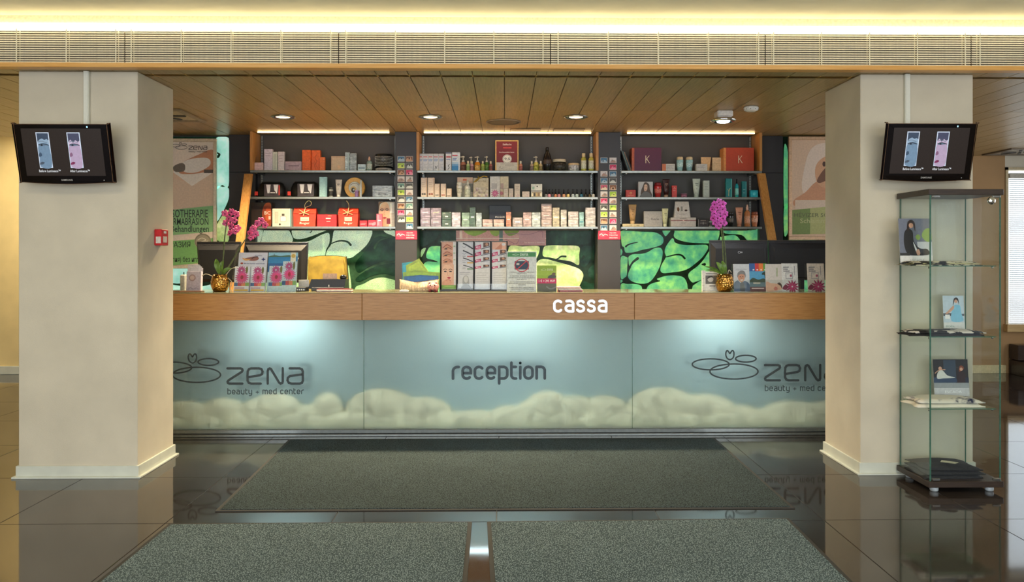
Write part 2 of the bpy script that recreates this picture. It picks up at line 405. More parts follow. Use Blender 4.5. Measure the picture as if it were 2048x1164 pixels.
# ---------------------------------------------------------------- floor
g = G(); g.box(-7.6, 7.6, -3, 10.1, -.12, -.004, M('#77736c', .7)); floor = struct(g.build('floor'), 'dark polished stone tile floor')
TS = .89
g = G(); g.box(-TS/2+.0018, TS/2-.0018, -TS/2+.0018, TS/2-.0018, -.02, 0, TILE, .0012); tile0 = g.build('tile', floor)
first = True
for i in range(-8, 9):
    for j in range(-6, 7):
        x = -.043+TS*(i+.5); y = 4.325+TS*(j+.5)
        if y < 1.8 or abs(x) > 7.2 or abs(x) > 1.2+y*.72: continue
        o = tile0 if first else tile0.copy()
        if not first: COL.objects.link(o); o.parent = floor
        first = False; o.location = (x, y, 0)
g = G(); g.box(-7.6, 7.6, -3, 1.65, -.02, 0, TILE); t_ = g.build('tile_field', floor)

# ---------------------------------------------------------------- ceilings and the soffit
CZ = 2.63
g = G(); g.box(-7.6, 7.6, 5.12, 8.2, CZ+.016, CZ+.2, M('#241a12', .8)); g.box(2.3, 7.6, 8.2, 10.1, CZ+.016, CZ+.2, M('#241a12', .8))
ceil = struct(g.build('ceiling'), 'suspended ceiling of brown wooden planks')
PW = .2105
def plank_mesh(L):
    g = G(); g.box(-PW/2+.0022, PW/2-.0022, 0, L-.002, 0, .015, CEILWOOD, .002); return g.build('plank', ceil)
rows = [(5.12, 6.62), (6.62, 8.2), (8.2, 10.05)]
for (y0, y1) in rows:
    p0 = plank_mesh(y1-y0); used = False
    for i in range(-24, 28):
        x = PW*(i+.5)
        if y0 > 8 and x < 2.6: continue
        if abs(x) > .3+y1*.66: continue
        o = p0 if not used else p0.copy()
        if used: COL.objects.link(o); o.parent = ceil
        used = True; o.location = (x, y0, CZ)
g = G(); g.box(-7.6, 7.6, -3, 5.3, 2.955, 3.1, WHITE_CEIL); struct(g.build('ceiling'), 'cream plaster lobby ceiling in front of the soffit')
g = G(); g.box(-7.6, -2.5, 8.2, 10.1, 2.93, 3.1, WHITE_CEIL); struct(g.build('ceiling'), 'raised cream ceiling over the left passage')
g = G(); g.box(-7.6, 7.6, 5.30, 5.36, CZ, 2.955, M('#c09a54', .7, var=.25, scale=1.5)); struct(g.build('wall_soffit'), 'olive brown back of the louvred soffit')
g = G(); g.box(-7.6, 7.6, 5.045, 5.12, 2.616, 2.645, BAMBOO_TRIM, .003); struct(g.build('trim_1'), 'honey coloured wooden edge under the louvres')
g = G(); g.box(-7.6, 7.6, 5.10, 5.14, 2.902, 2.955, M('#d9d3b0', .6)); struct(g.build('trim_2'), 'cream ledge between the ceiling and the light strip')
# light strip
ls = thing('light_strip', 'long glowing white fluorescent strip above the louvres', 'lamp', (0, 5.09, 2.86))
g = G(); g.box(-7.5, 7.5, -.02, .03, .004, .040, emitter('strip_glow', '#ffeec4', 3.8), .004); g.build('diffuser', ls)
g = G(); g.box(-7.5, 7.5, .03, .06, 0, .042, WHITEP); g.build('housing', ls)
# louvres
SLAT = M('#f6ecd0', .4, var=.04)
bounds = [-179, 249, 677, 1101, 1531, 1943, 2371]
NAMES = ['far left', 'left pillar', 'left of centre', 'right of centre', 'right pillar side', 'far right']
for k in range(6):
    xa, xb = WX(bounds[k], 5.08)+.003, WX(bounds[k+1], 5.08)-.003
    gr = thing('louvre_panel', ['cream louvre panel at the left frame edge above left television', 'cream louvre panel above inner face of left pillar',
        'cream louvre panel left of ceiling centre above first two downlights', 'cream louvre panel right of ceiling centre above third downlight',
        'cream louvre panel above emergency spotlight and right pillar', 'cream louvre panel at right frame edge above glass cabinet'][k], 'louvre', ((xa+xb)/2, 5.085, 2.645), group='louvre panels along the soffit')
    hw = (xb-xa)/2
    g = G(); g.box(-hw, hw, -.0054, .0054, -.0011, .0011, SLAT, rot=None)
    # tilt
    g.v = [(x, y*math.cos(.95)-z*math.sin(.95), y*math.sin(.95)+z*math.cos(.95)) for x, y, z in g.v]
    s0 = g.build('slat', gr)
    for i in range(15):
        o = s0 if i == 0 else s0.copy()
        if i: COL.objects.link(o); o.parent = gr
        o.location = (0, 0, .011+i*.01425+.0)
    for j in range(5):
        x = -hw+.045+j*(2*hw-.09)/4
        g = G(); g.box(x-.003, x+.003, -.019, -.017, 0, .217, M('#f0e8cc', .5)); g.box(x-.002, x+.002, .017, .019, 0, .217, M('#f0e8cc', .5)); g.build('ladder_cord', gr)

# ---------------------------------------------------------------- walls
g = G(); g.box(-3.6, 3.6, 8.07, 8.2, 0, 2.9, DARKBOARD); struct(g.build('wall_back'), 'dark grey back wall behind the shelves')
g = G(); g.box(-7.6, -2.4, 9.7, 9.85, 0, 2.95, YELLOW); struct(g.build('wall_left'), 'yellow plaster wall of the left passage')
g = G(); g.box(-7.6, -2.4, 9.675, 9.7, 0, .10, SKIRT, .004); struct(g.build('baseboard_left'), 'pale skirting of the yellow wall')
wxr = WX(2010, 9.6)
g = G(); g.box(2.4, wxr, 9.6, 9.75, 0, 2.7, BROWNWALL); g.box(wxr, 7.6, 9.6, 9.75, WZ(335, 9.6, 2020), 2.7, PLASTER); g.box(wxr, 7.6, 9.6, 9.75, 0, WZ(660, 9.6, 2020), BROWNWALL)
struct(g.build('wall_right'), 'brown plaster wall beside the blind')
g = G(); g.box(2.4, wxr, 9.575, 9.6, 0, .10, M('#d8c89a', .5), .004); struct(g.build('baseboard_right'), 'cream skirting below the brown wall')
g = G(); g.box(-7.75, -7.6, -3, 10, 0, 3, YELLOW); struct(g.build('wall_far_left'))
g = G(); g.box(7.6, 7.75, -3, 10, 0, 3, PLASTER); struct(g.build('wall_far_right'))
# window with a blind in the right corner
wz0, wz1 = WZ(648, 9.6, 2020), WZ(335, 9.6, 2020)
g = G(); g.box(wxr, 7.5, 9.72, 9.74, wz0, wz1, emitter('daylit_pane', '#e4edf4', 1.35)); wn = struct(g.build('window_6'), 'daylit window behind a white blind')
g = G(); g.box(wxr, wxr+.03, 9.58, 9.72, wz0, wz1, M('#bfae8a', .5)); g.box(wxr, 7.5, 9.58, 9.72, wz1-.03, wz1, M('#bfae8a', .5)); g.build('window_frame', wn)
g = G(); g.box(wxr-.02, 7.5, 9.52, 9.72, wz0-.09, wz0, wood('sill', '#a98a58', '#bb9c68', '#c8aa78', (1, 6, 12)), .004); g.build('window_sill', wn)
bl = thing('venetian_blind', 'white slatted blind hanging in the right corner window', 'blind', (wxr+.05, 9.60, wz0))
g = G(); g.box(0, 1.3, -.012, .012, -.0012, .0012, M('#dfe3e4', .5)); g.v = [(x, y*.9-z*.43, y*.43+z*.9) for x, y, z in g.v]; s0 = g.build('slat', bl)
hh = wz1-wz0-.13; n = 72
for i in range(n):
    o = s0 if i == 0 else s0.copy()
    if i: COL.objects.link(o); o.parent = bl
    o.location = (0, 0, .01+i*hh/n)
g = G(); g.box(-.01, 1.3, -.03, .03, hh, hh+.06, M('#b7b2a4', .4), .004); g.build('head_rail', bl)
# dark steps
st = thing('steps', 'dark stone steps below the right corner window', 'steps', (wxr+.03, 9.2, 0))
g = G(); g.box(0, 1.4, 0, .37, 0, .17, M('#352c28', .2), .004); g.build('step', st)
g = G(); g.box(.0, 1.4, .2, .37, .18, .36, M('#3a302b', .2), .004); g.build('step', st)

# ---------------------------------------------------------------- pillars
def pillar(xa, xb, y0, y1, label):
    t = thing('pillar', label, 'pillar', ((xa+xb)/2, (y0+y1)/2, 0)); hx, hy = (xb-xa)/2, (y1-y0)/2
    g = G(); g.box(-hx, hx, -hy, hy, 0, CZ-.001, PLASTER, .004); g.build('shaft', t)
    g = G(); e = .012
    for a in ((-hx-e, hx+e, -hy-e, -hy), (-hx-e, hx+e, hy, hy+e), (-hx-e, -hx, -hy, hy), (hx, hx+e, -hy, hy)): g.box(*a, 0, .078, SKIRT, .002)
    e2 = .03
    for a in ((-hx-e2, hx+e2, -hy-e2, -hy-e), (-hx-e2, hx+e2, hy+e, hy+e2), (-hx-e2, -hx-e, -hy-e, hy+e), (hx+e, hx+e2, -hy-e, hy+e)): g.box(*a, 0, .012, SKIRT, .002)
    g.build('skirting', t); return t
PLX = WX(275, 5.22); PRX = WX(1721, 5.22)
pillar(WX(37, 5.22), PLX, 5.22, 5.78, 'cream plaster pillar on the left carrying a television')
pillar(PRX, WX(1946, 5.22), 5.22, 5.80, 'cream plaster pillar on the right behind the glass cabinet')

# ---------------------------------------------------------------- green backlit glass behind the counter
def cellmat(name, cols, strength, scale=14, grain=0.):
    m, nt, b = base(name); co = coords(nt); n = noise(nt, co, scale, 4, .6)
    r = ramp(nt, n, [(.3, cols[0]), (.5, cols[1]), (.68, cols[2])])
    if grain:
        gn = noise(nt, co, 160, 2, .8); r2 = ramp(nt, gn, [(.38, shade(cols[1], .72)), (.66, '#f2ffe8')])
        mx = N(nt, 'ShaderNodeMix', data_type='RGBA'); mx.inputs[0].default_value = grain
        nt.links.new(r, mx.inputs[6]); nt.links.new(r2, mx.inputs[7]); r = mx.outputs[2]
    nt.links.new(r, b.inputs['Base Color']); nt.links.new(r, b.inputs['Emission Color'])
    b.inputs['Emission Strength'].default_value = strength; b.inputs['Roughness'].default_value = .15; b.inputs['IOR'].default_value = 1.2
    return m
CELL_R = cellmat('green_glass', ['#43967c', '#66bc7e', '#94d97e'], .37, 9)
CELL_L = cellmat('grained_glass', ['#8fc4b4', '#b4d8b4', '#cfe8bc'], .40, 9, .55)
CELL_G = cellmat('grained_green_glass', ['#5f9a5e', '#86c27a', '#a8d894'], .32, 9, .4)
CELL_D = cellmat('deep_green_and_reflection_glass', ['#12291c', '#1c3a2a', '#28493a'], .10, 9)  # deep green glass; its dark tone also paints reflections into some cells
CELL_M = cellmat('garden_glass', ['#8fb06a', '#b8cc86', '#dfe6b0'], .45, 12)
CELL_T = cellmat('teal_glass', ['#7fc6b8', '#b2e4d4', '#dff6ea'], .5, 5)
VEIN = M('#1f3324', .2, var=.15, scale=20, ior=1.2)
VEIN_L = M('#33523c', .2, var=.15, scale=20, ior=1.2)
YG = 8.06
def green_panel(name, label, px0, px1, py0, z0, cells, vein, curls=()):
    x0, x1 = WX(px0, YG), WX(px1, YG); z1 = WZ(py0, YG, (px0+px1)/2)
    g = G(); g.box(x0, x1, YG-.012, YG+.008, z0, z1, vein); p = struct(g.build(name), label)
    for pts, mat in cells:
        pl = catmull([W(min(max(x, px0), px1), y, YG) for x, y in pts], 4)
        pl = [(min(max(a, x0), x1), min(max(b, z0), z1)) for a, b in pl]
        g = G(); g.prism(pl, YG-.017, YG-.012, mat); g.build('glass_cell', p)
    for pts, wd in curls:
        pp = [W(x, y, YG) for x, y in catmull(pts, 5, False)]; n = len(pp)
        g = G(); g.stroke(pp, [wd*YG/FPX*(.6+.8*i/n) for i in range(n)], YG-.019, YG-.0165, vein); g.build('vein_curl', p)
    return p
cL = lambda pts: [(640+x/8.625, 455+y/8.625) for x, y in pts]
cR = lambda pts: [(1235+x/8.313, 450+y/8.313) for x, y in pts]
green_panel('window_1', 'grained pale green glass with dark veins below the left shelves', 506, 793, 456, .8, [
 ([(512, 459), (526, 459), (524, 475), (520, 487), (512, 492), (508, 475)], CELL_L),
 ([(531, 459), (553, 458), (575, 459), (583, 469), (585, 484), (560, 495), (523, 500), (524, 480)], CELL_L),
 ([(588, 459), (622, 458), (655, 459), (640, 466), (622, 473), (604, 478), (590, 477), (585, 468)], CELL_L),
 ([(604, 487), (622, 481), (643, 470), (657, 466), (660, 473), (659, 487), (653, 499), (648, 514), (625, 520), (600, 514), (592, 500)], CELL_L),
 ([(672, 459), (705, 458), (740, 459), (745, 465), (742, 475), (736, 487), (726, 498), (714, 508), (701, 516), (675, 516), (654, 514), (655, 501), (663, 489), (666, 475)], CELL_L),
 ([(769, 459), (793, 459), (793, 473), (780, 469), (771, 465)], CELL_L),
 ([(742, 487), (750, 476), (760, 472), (771, 474), (793, 481), (793, 519), (770, 522), (752, 527), (735, 535), (718, 545), (711, 535), (714, 522), (727, 507)], CELL_D),  # dark reflection painted in as a deeper tint
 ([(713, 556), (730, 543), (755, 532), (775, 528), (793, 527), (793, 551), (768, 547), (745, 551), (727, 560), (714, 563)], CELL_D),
 ([(711, 590), (712, 574), (727, 568), (744, 559), (762, 555), (778, 557), (793, 564), (793, 590), (793, 610), (711, 610)], CELL_G),
 ([(520, 510), (580, 506), (590, 515), (640, 524), (690, 526), (700, 545), (698, 600), (640, 610), (520, 610)], CELL_G),
 ], VEIN_L, [([(664, 487), (674, 483), (685, 481.5), (696, 484), (702, 490)], 3.2), ([(776, 476), (762, 480), (754, 488), (750, 496)], 3.), ([(625, 459), (624, 463), (621, 465)], 1.5)])
green_panel('window_2', 'garden coloured glass with dark branching veins below the middle shelves', 838, 1196, 456, .8, [
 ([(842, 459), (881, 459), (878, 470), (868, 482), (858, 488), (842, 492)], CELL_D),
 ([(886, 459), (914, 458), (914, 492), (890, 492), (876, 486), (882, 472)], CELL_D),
 ([(843, 500), (852, 496), (847, 508), (842, 514)], CELL_G),
 ([(858, 496), (872, 492), (900, 494), (960, 494), (1012, 494), (1010, 540), (1000, 600), (880, 600), (850, 590), (846, 540), (852, 524), (870, 524), (876, 524), (868, 520), (853, 515)], CELL_R),
 ([(1018, 494), (1045, 493), (1075, 492), (1079, 500), (1073, 516), (1060, 530), (1040, 545), (1018, 540)], CELL_M),
 ([(1087, 496), (1096, 491), (1128, 491), (1157, 493), (1158, 510), (1157, 530), (1142, 523), (1118, 519), (1100, 515), (1086, 512)], CELL_M),
 ([(1076, 522), (1090, 518), (1112, 523), (1140, 531), (1158, 538), (1166, 548), (1164, 560), (1156, 578), (1150, 600), (1080, 600), (1068, 570), (1068, 540)], CELL_M),
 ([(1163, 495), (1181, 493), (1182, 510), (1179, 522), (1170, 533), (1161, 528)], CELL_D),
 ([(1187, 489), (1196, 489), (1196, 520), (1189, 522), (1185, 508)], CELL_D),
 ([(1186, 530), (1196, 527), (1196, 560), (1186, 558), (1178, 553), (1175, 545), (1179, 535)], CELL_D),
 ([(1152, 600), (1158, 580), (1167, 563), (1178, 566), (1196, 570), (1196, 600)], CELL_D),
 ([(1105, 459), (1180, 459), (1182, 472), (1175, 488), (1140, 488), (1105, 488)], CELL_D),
 ], VEIN, [([(1106, 521), (1116, 517), (1122, 513), (1131, 513)], 3), ([(1164, 518), (1167, 514)], 5)])
green_panel('window_3', 'bright green glass with rounded cells and dark veins below right shelves', 1240, 1522, 456, .8, [
 (cR([(60, 100), (400, 112), (600, 120), (700, 160), (755, 220), (750, 300), (690, 345), (550, 385), (400, 415), (270, 452), (145, 460), (115, 430), (105, 370), (70, 340), (55, 200)]), CELL_R),
 (cR([(745, 70), (820, 66), (890, 70), (850, 130), (797, 186), (770, 160), (748, 120)]), CELL_R),
 (cR([(960, 65), (1300, 62), (1640, 65), (1690, 120), (1660, 250), (1600, 300), (1350, 302), (1150, 285), (990, 240), (932, 185), (945, 110)]), CELL_R),
 (cR([(895, 228), (930, 240), (950, 290), (1050, 325), (1200, 335), (1400, 328), (1480, 335), (1500, 375), (1480, 430), (1400, 540), (1300, 630), (1180, 720), (1060, 765), (900, 788), (760, 800), (712, 765), (712, 710), (740, 640), (800, 530), (780, 450), (800, 360)]), CELL_R),
 (cR([(180, 530), (250, 487), (400, 478), (500, 450), (600, 390), (690, 375), (735, 410), (745, 480), (720, 620), (680, 730), (600, 870), (520, 950), (430, 975), (320, 965), (220, 925), (172, 865), (180, 790), (222, 690), (190, 672), (180, 600)]), CELL_R),
 (cR([(52, 538), (150, 535), (165, 570), (158, 700), (150, 830), (120, 870), (52, 880)]), CELL_R),
 (cR([(52, 990), (160, 980), (280, 980), (370, 1000), (405, 1060), (420, 1300), (52, 1300)]), CELL_R),
 (cR([(480, 1060), (560, 975), (690, 937), (650, 900), (690, 878), (800, 845), (950, 838), (1070, 860), (1130, 920), (1160, 1040), (1150, 1300), (480, 1300)]), CELL_R),
 (cR([(1170, 840), (1200, 780), (1330, 680), (1430, 570), (1530, 420), (1640, 330), (1700, 420), (1640, 720), (1420, 890), (1300, 940), (1240, 955), (1190, 900)]), CELL_R),
 (cR([(1240, 1040), (1290, 980), (1400, 910), (1600, 800), (1700, 1300), (1240, 1300)]), CELL_R),
 (cR([(50, 395), (80, 445), (50, 510)]), CELL_R), (cR([(50, 910), (82, 930), (50, 962)]), CELL_R),
 ([(1447, 459), (1480, 458), (1519, 459), (1513, 481), (1495, 481), (1482, 470), (1450, 467)], CELL_R),
 ([(1439, 482), (1442, 474), (1456, 471), (1470, 471), (1480, 482), (1490, 510), (1440, 560)], CELL_R),
 ], VEIN, [(cR([(800, 530), (880, 512), (980, 492), (1060, 505), (1110, 555)]), 3.), (cR([(325, 290), (240, 305), (170, 330), (135, 358)]), 2.6), (cR([(205, 690), (250, 620), (330, 555)]), 4.2), (cR([(1400, 655), (1440, 655)]), 4.5), (cR([(640, 930), (690, 928)]), 2.)])
green_panel('window_4', 'pale teal glass strip between the left poster and dark panel', 330, 459, 274, .8, [
 ([(434, 276), (458, 276), (459, 320), (458, 372), (445, 370), (434, 372)], CELL_T),
 ([(434, 378), (446, 374), (458, 377), (458, 398), (446, 425), (434, 440)], CELL_T),
 ([(434, 452), (458, 420), (459, 478), (446, 482), (434, 478)], CELL_M), ([(434, 488), (458, 484), (459, 520), (446, 535), (434, 540)], CELL_M),
 ([(335, 500), (390, 500), (420, 540), (425, 560), (380, 566), (335, 560)], CELL_T), ([(335, 570), (380, 574), (425, 568), (456, 545), (458, 600), (335, 600)], CELL_T)], VEIN_L, [([(433, 305), (440, 309), (437, 314)], 4)])
green_panel('window_5', 'narrow green glass strip between dark panel and right poster', 1564, 1690, 272, .8, [
 ([(1567, 298), (1573, 296), (1576, 330), (1576, 405), (1567, 412)], CELL_R), ([(1567, 416), (1576, 411), (1577, 455), (1568, 472)], CELL_R), ([(1566, 488), (1640, 486), (1660, 600), (1566, 600)], CELL_R)], VEIN)
# dark panels at both ends of the shelf wall
for a, b_, lab, nm in ((458, 511, 'dark grey wall panel left of the shelves', 'wall_panel_left'), (1519, 1566, 'dark grey wall panel right of the shelves', 'wall_panel_right')):
    g = G(); zs = WZ(345, 7.98); g.box(WX(a, 7.98), WX(b_, 7.98), 7.98, 8.05, .0, zs-.001, PILASTER, .002); g.box(WX(a, 7.98), WX(b_, 7.98), 7.98, 8.05, zs+.001, CZ-.001, PILASTER, .002); struct(g.build(nm), lab)
for a, b_, lab, nm in ((790, 834, 'dark grey pilaster between left and middle shelves', 'wall_pilaster_left'), (1195, 1241, 'dark grey pilaster between middle and right shelves', 'wall_pilaster_right')):
    g = G(); g.box(WX(a, 7.76), WX(b_, 7.76), 7.76, 8.05, 0, CZ-.001, PILASTER, .003); struct(g.build(nm), lab)
# ---------------------------------------------------------------- shelf units
YS = 7.72; SZ = [WZ(341, YS), WZ(393.8, YS), WZ(453, YS)]; SHB = 8.0
def shelf_unit(pa, pb, label, wood_l, wood_r):
    xa, xb = WX(pa, YS), WX(pb, YS); cx = (xa+xb)/2; hw = (xb-xa)/2
    t = thing('shelf_unit', label, 'shelf', (cx, SHB, SZ[2]-.03))
    z0 = SZ[2]-.03
    g = G(); g.box(-hw+.01, hw-.01, .0, .035, 0, CZ-z0-.002, DARKBOARD); g.build('back_panel', t)
    for z in SZ:
        s = G(); s.box(-hw, hw, YS-SHB+.012, 0, z-z0-.009, z-z0-.001, SHELFGLASS); s = s.build('glass_shelf', t)
        e = G(); e.box(-hw-.004, hw+.004, YS-SHB, YS-SHB+.012, z-z0-.024, z-z0, ALU, .003); e.build('edge_trim', s)
        for sx in (-1, 1):
            e = G(); e.box(sx*(hw-.05)-.008, sx*(hw-.05)+.008, YS-SHB+.02, 0, z-z0-.03, z-z0-.010, STEEL, .002); e.build('bracket', s)
    for sx, on in ((-1, wood_l), (1, wood_r)):
        g = G(); g.box(sx*(hw-.03)-.008, sx*(hw-.03)+.008, -.014, 0, .01, CZ-z0-.01, ALU)
        for k in range(34): g.box(sx*(hw-.03)-.003, sx*(hw-.03)+.003, -.0155, -.014, .03+k*.026, .042+k*.026, BLACK)
        g.build('slotted_rail', t)
        if on:
            g = G(); g.box(sx*hw-.013, sx*hw+.013, YS-SHB+.02, 0, SZ[0]-z0+.001, CZ-z0-.003, OAK, .002); g.build('wooden_side', t)
    l = G(); l.box(-hw+.06, hw-.06, YS-SHB+.02, YS-SHB+.035, CZ-z0-.016, CZ-z0-.004, emitter('shelf_glow_%d' % pa, '#ffd9a0', 4.5)); l.build('light_bar', t)
shelf_unit(501, 790, 'left wall unit with three glass shelves of boxes and bags', True, False)
shelf_unit(835, 1195, 'middle wall unit with three glass shelves around certificate', True, True)
shelf_unit(1243, 1523, 'right wall unit with three glass shelves and boxes marked K', False, True)
def post(pt, pb, label):
    (x0, z0), (x1, z1) = W(pt[0], pt[1], 7.70), W(pb[0], pb[1], 7.43)
    k = (z0-.77)/(z0-z1); yb = 7.70+(7.43-7.70)*k; xb = x0+(x1-x0)*k
    t = thing('leaning_post', label, 'post', (xb, yb, .77))
    g = G(); hx = .036; dz = z0-.77; dx = x0-xb; dy = 7.70-yb; d = .022
    v = []
    for s_, (ox, oy, oz) in ((0, (0, 0, 0)), (1, (dx, dy, dz))):
        v += [(ox-hx, oy-d, oz), (ox+hx, oy-d, oz), (ox+hx, oy+d, oz), (ox-hx, oy+d, oz)]
    g.add(v, [(0, 1, 2, 3), (4, 5, 6, 7), (0, 1, 5, 4), (1, 2, 6, 5), (2, 3, 7, 6), (3, 0, 4, 7)], OAK); g.build('board', t)
    g = G(); g.box(-.05, .05, -.04, .04, 0, .006, STEEL); g.build('foot_plate', t)
post((497.5, 348), (478, 503), 'slanted oak post left of the left shelves'); post((1522, 347), (1544, 480), 'slanted oak post right of the right shelves')

# ---------------------------------------------------------------- reception counter
YF = 6.30; YGL = 6.38; ZT = WZ(586.5, YF); ZF = WZ(640, YF); ZP = WZ(857, YGL)
ct = thing('reception_counter', 'long reception counter with bamboo fascia and lit frosted glass front', 'counter', (0, 6.55, 0)); CY0 = 6.55
j1, j2 = WX(724, YF), WX(1269, YF); XA, XB = -2.95, 2.95
fas = []
for a, b_ in ((XA, j1), (j1, j2), (j2, XB)):
    g = G(); g.box(a+.0015, b_-.0015, YF-CY0, YF-CY0+.03, ZF, ZT-.001, BAMBOO, .002); fas.append(g.build('fascia_board', ct))
g = G(); g.box(XA, XB, YF-CY0+.0, 6.87-CY0, ZT-.0005, ZT+.006, M('#8e8a6a', .08, var=.08, scale=5), .002); g.build('countertop_glass', ct)
g = G(); g.box(XA, XB, YF-CY0+.031, 6.87-CY0, ZT-.03, ZT-.001, BAMBOO); g.build('countertop', ct)
def frosted(name):
    m, nt, b = base(name); b.inputs['Base Color'].default_value = (.95, .985, .98, 1); b.inputs['Transmission Weight'].default_value = 1
    b.inputs['Roughness'].default_value = .36; b.inputs['IOR'].default_value = 1.25
    co = coords(nt); r = N(nt, 'ShaderNodeMapRange'); r.inputs[3].default_value = .40; r.inputs[4].default_value = .48
    nt.links.new(noise(nt, co, 4, 3), r.inputs[0]); nt.links.new(r.outputs[0], b.inputs['Roughness']); return m
FROST = frosted('frosted_glass')
INK = M('#3a4346', .5, var=.05)
k1, k2 = WX(728, YGL), WX(1265, YGL); panes = []
for a, b_ in ((XA, k1), (k1, k2), (k2, XB)):
    g = G(); g.box(a+.002, b_-.002, YGL-CY0, YGL-CY0+.008, ZP, ZF+.02, FROST); p = g.build('frosted_pane', ct); panes.append(p)
    g = G(); g.box(b_-.003, b_-.0005, YGL-CY0-.001, YGL-CY0+.009, ZP, ZF+.02, GLASS_EDGE); g.build('pane_edge', p)
g = G(); g.box(XA, XB, YGL-.02-CY0, YGL+.03-CY0, .024, ZP, ALU, .003); g.box(XA, XB, YGL-.03-CY0, YGL+.03-CY0, .0, .020, ALU, .003); g.box(XA, XB, YGL-.005-CY0, YGL+.03-CY0, .018, .026, BLACK); g.build('plinth_rail', ct)
YBK = 6.62
g = G(); g.box(XA, XB, YBK-CY0, YBK+.02-CY0, .0, ZT-.03, M('#8ea4a3', .6, var=.03, scale=4)); g.box(XA, XB, YGL+.03-CY0, YBK-CY0, 0, .03, M('#cfd8d0', .7)); g.build('back_board', ct)
g = G(); g.box(XA, XB, 6.64-CY0, 7.32-CY0, .74, .77, BAMBOO, .003)
for x in (XA+.02, -1.1, 1.0, XB-.05): g.box(x, x+.03, 6.64-CY0, 7.3-CY0, 0, .74, BAMBOO)
g.build('inner_desk', ct)
# lamps inside the counter
for px in (560, 1000, 1440):
    x = WX(px, 6.5)
    l = G(); l.box(x-(.5 if px == 1000 else .26), x+(.5 if px == 1000 else .26), 6.45-CY0, 6.50-CY0, ZF+.02, ZF+.035, emitter('counter_lamp_%d' % px, '#dcf3fb', 60 if px == 1000 else 46)); l.build('counter_lamp', ct)
# lettering on the glass; its ghost shadow is painted as a copy on the board
UN = 1/6.827
def logo_at(offx, offy, Y, part, parent, mat, y0, y1, sx=0, sy=0):
    T = lambda a, b_: W(1370+(a+offx)*UN+sx, 680+(b_+offy)*UN+sy, YGL)
    g = G(); zena_logo(g, T, UN*YGL/FPX, y0, y1, mat); return g.build(part, parent)
yp = YGL-CY0-.0015
GHOST_INK = M('#37494c', .7, var=.05)  # colour of the painted ghost shadow behind the glass
yb = YBK-CY0-.001
for ofs, p in (((-305-1030*6.827, 45), panes[0]), ((0, 0), panes[2])):
    o = logo_at(ofs[0], ofs[1], YGL, 'logo_lettering', p, INK, yp, None); o['label'] = 'dark grey logo reading zena beauty + med center'
    o = logo_at(ofs[0], ofs[1], YGL, 'logo_ghost_shadow', ct, GHOST_INK, yb, None)
for part, par, mat, y in (('reception_lettering', panes[1], M('#46535c', .5), yp), ('reception_ghost_shadow', ct, GHOST_INK, yb)):
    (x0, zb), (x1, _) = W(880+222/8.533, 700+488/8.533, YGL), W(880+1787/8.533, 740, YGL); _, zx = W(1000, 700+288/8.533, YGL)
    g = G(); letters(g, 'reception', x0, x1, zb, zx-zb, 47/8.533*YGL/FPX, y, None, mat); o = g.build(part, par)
    if par is not ct: o['label'] = 'dark grey letters spelling reception'
(x0, zb), (x1, _) = W(1108.5, 622.5, YF), W(1212, 622.5, YF); _, zx = W(1160, 601.5, YF)
g = G(); letters(g, 'cassa', x0, x1, zb, zx-zb, 5.2*YF/FPX, YF-CY0-.012, YF-CY0, M('#d2d8dc', .3, .6), .36); g.build('cassa_lettering', fas[1])['label'] = 'silver letters spelling cassa'
# pale stones heaped behind the frosted glass
random.seed(11); g = G()
STONE = M('#cac8aa', .7, var=.12, scale=12)
x = XA+.1
while x < XB-.1:
    r = random.uniform(.12, .3); hgt = random.uniform(.07, .175)
    g.ell((x, 6.56-CY0, .03+hgt*.85), (r, .05, hgt), STONE, 14, 8); g.ell((x+r*.6, 6.55-CY0, .09), (r*.8, .05, .075), STONE, 12, 7)
    x += r*1.15
o = g.build('stone_heap', ct); o['kind'] = 'stuff'; o['label'] = 'pale stones heaped behind the frosted glass'

# ---------------------------------------------------------------- floor mats
def mat_(corners, label, carpet_m, th=.009):
    pts = [(ray(px, py)[0]*EYE/-ray(px, py)[2], ray(px, py)[1]*EYE/-ray(px, py)[2]) for px, py in corners]
    cx = sum(p[0] for p in pts)/4; cy = sum(p[1] for p in pts)/4
    t = thing('floor_mat', label, 'mat', (cx, cy, 0)); 
    def ring(k): return [(x-cx-math.copysign(k, x-cx), y-cy-math.copysign(k, y-cy)) for x, y in pts]
    for nm, k, z0, z1, m in (('rubber_border', 0, .0005, .005, RUBBER), ('carpet_pile', .022, .004, th, carpet_m)):
        r = ring(k); g = G(); g.add([(x, y, z0) for x, y in r]+[(x, y, z1) for x, y in r], [(0, 1, 2, 3), (4, 5, 6, 7), (0, 1, 5, 4), (1, 2, 6, 5), (2, 3, 7, 6), (3, 0, 4, 7)], m); g.build(nm, t)
mat_([(578, 880), (1430, 878), (1590, 1018), (430, 1024)], 'dark grey carpet mat closest to the reception counter', CARPET)
mat_([(338, 1049), (944, 1045), (924, 1290), (40, 1290)], 'lighter grey woven mat at the front left', CARPET_W)
mat_([(974, 1045), (1578, 1038), (1830, 1290), (988, 1290)], 'lighter grey woven mat at the front right', CARPET_W)
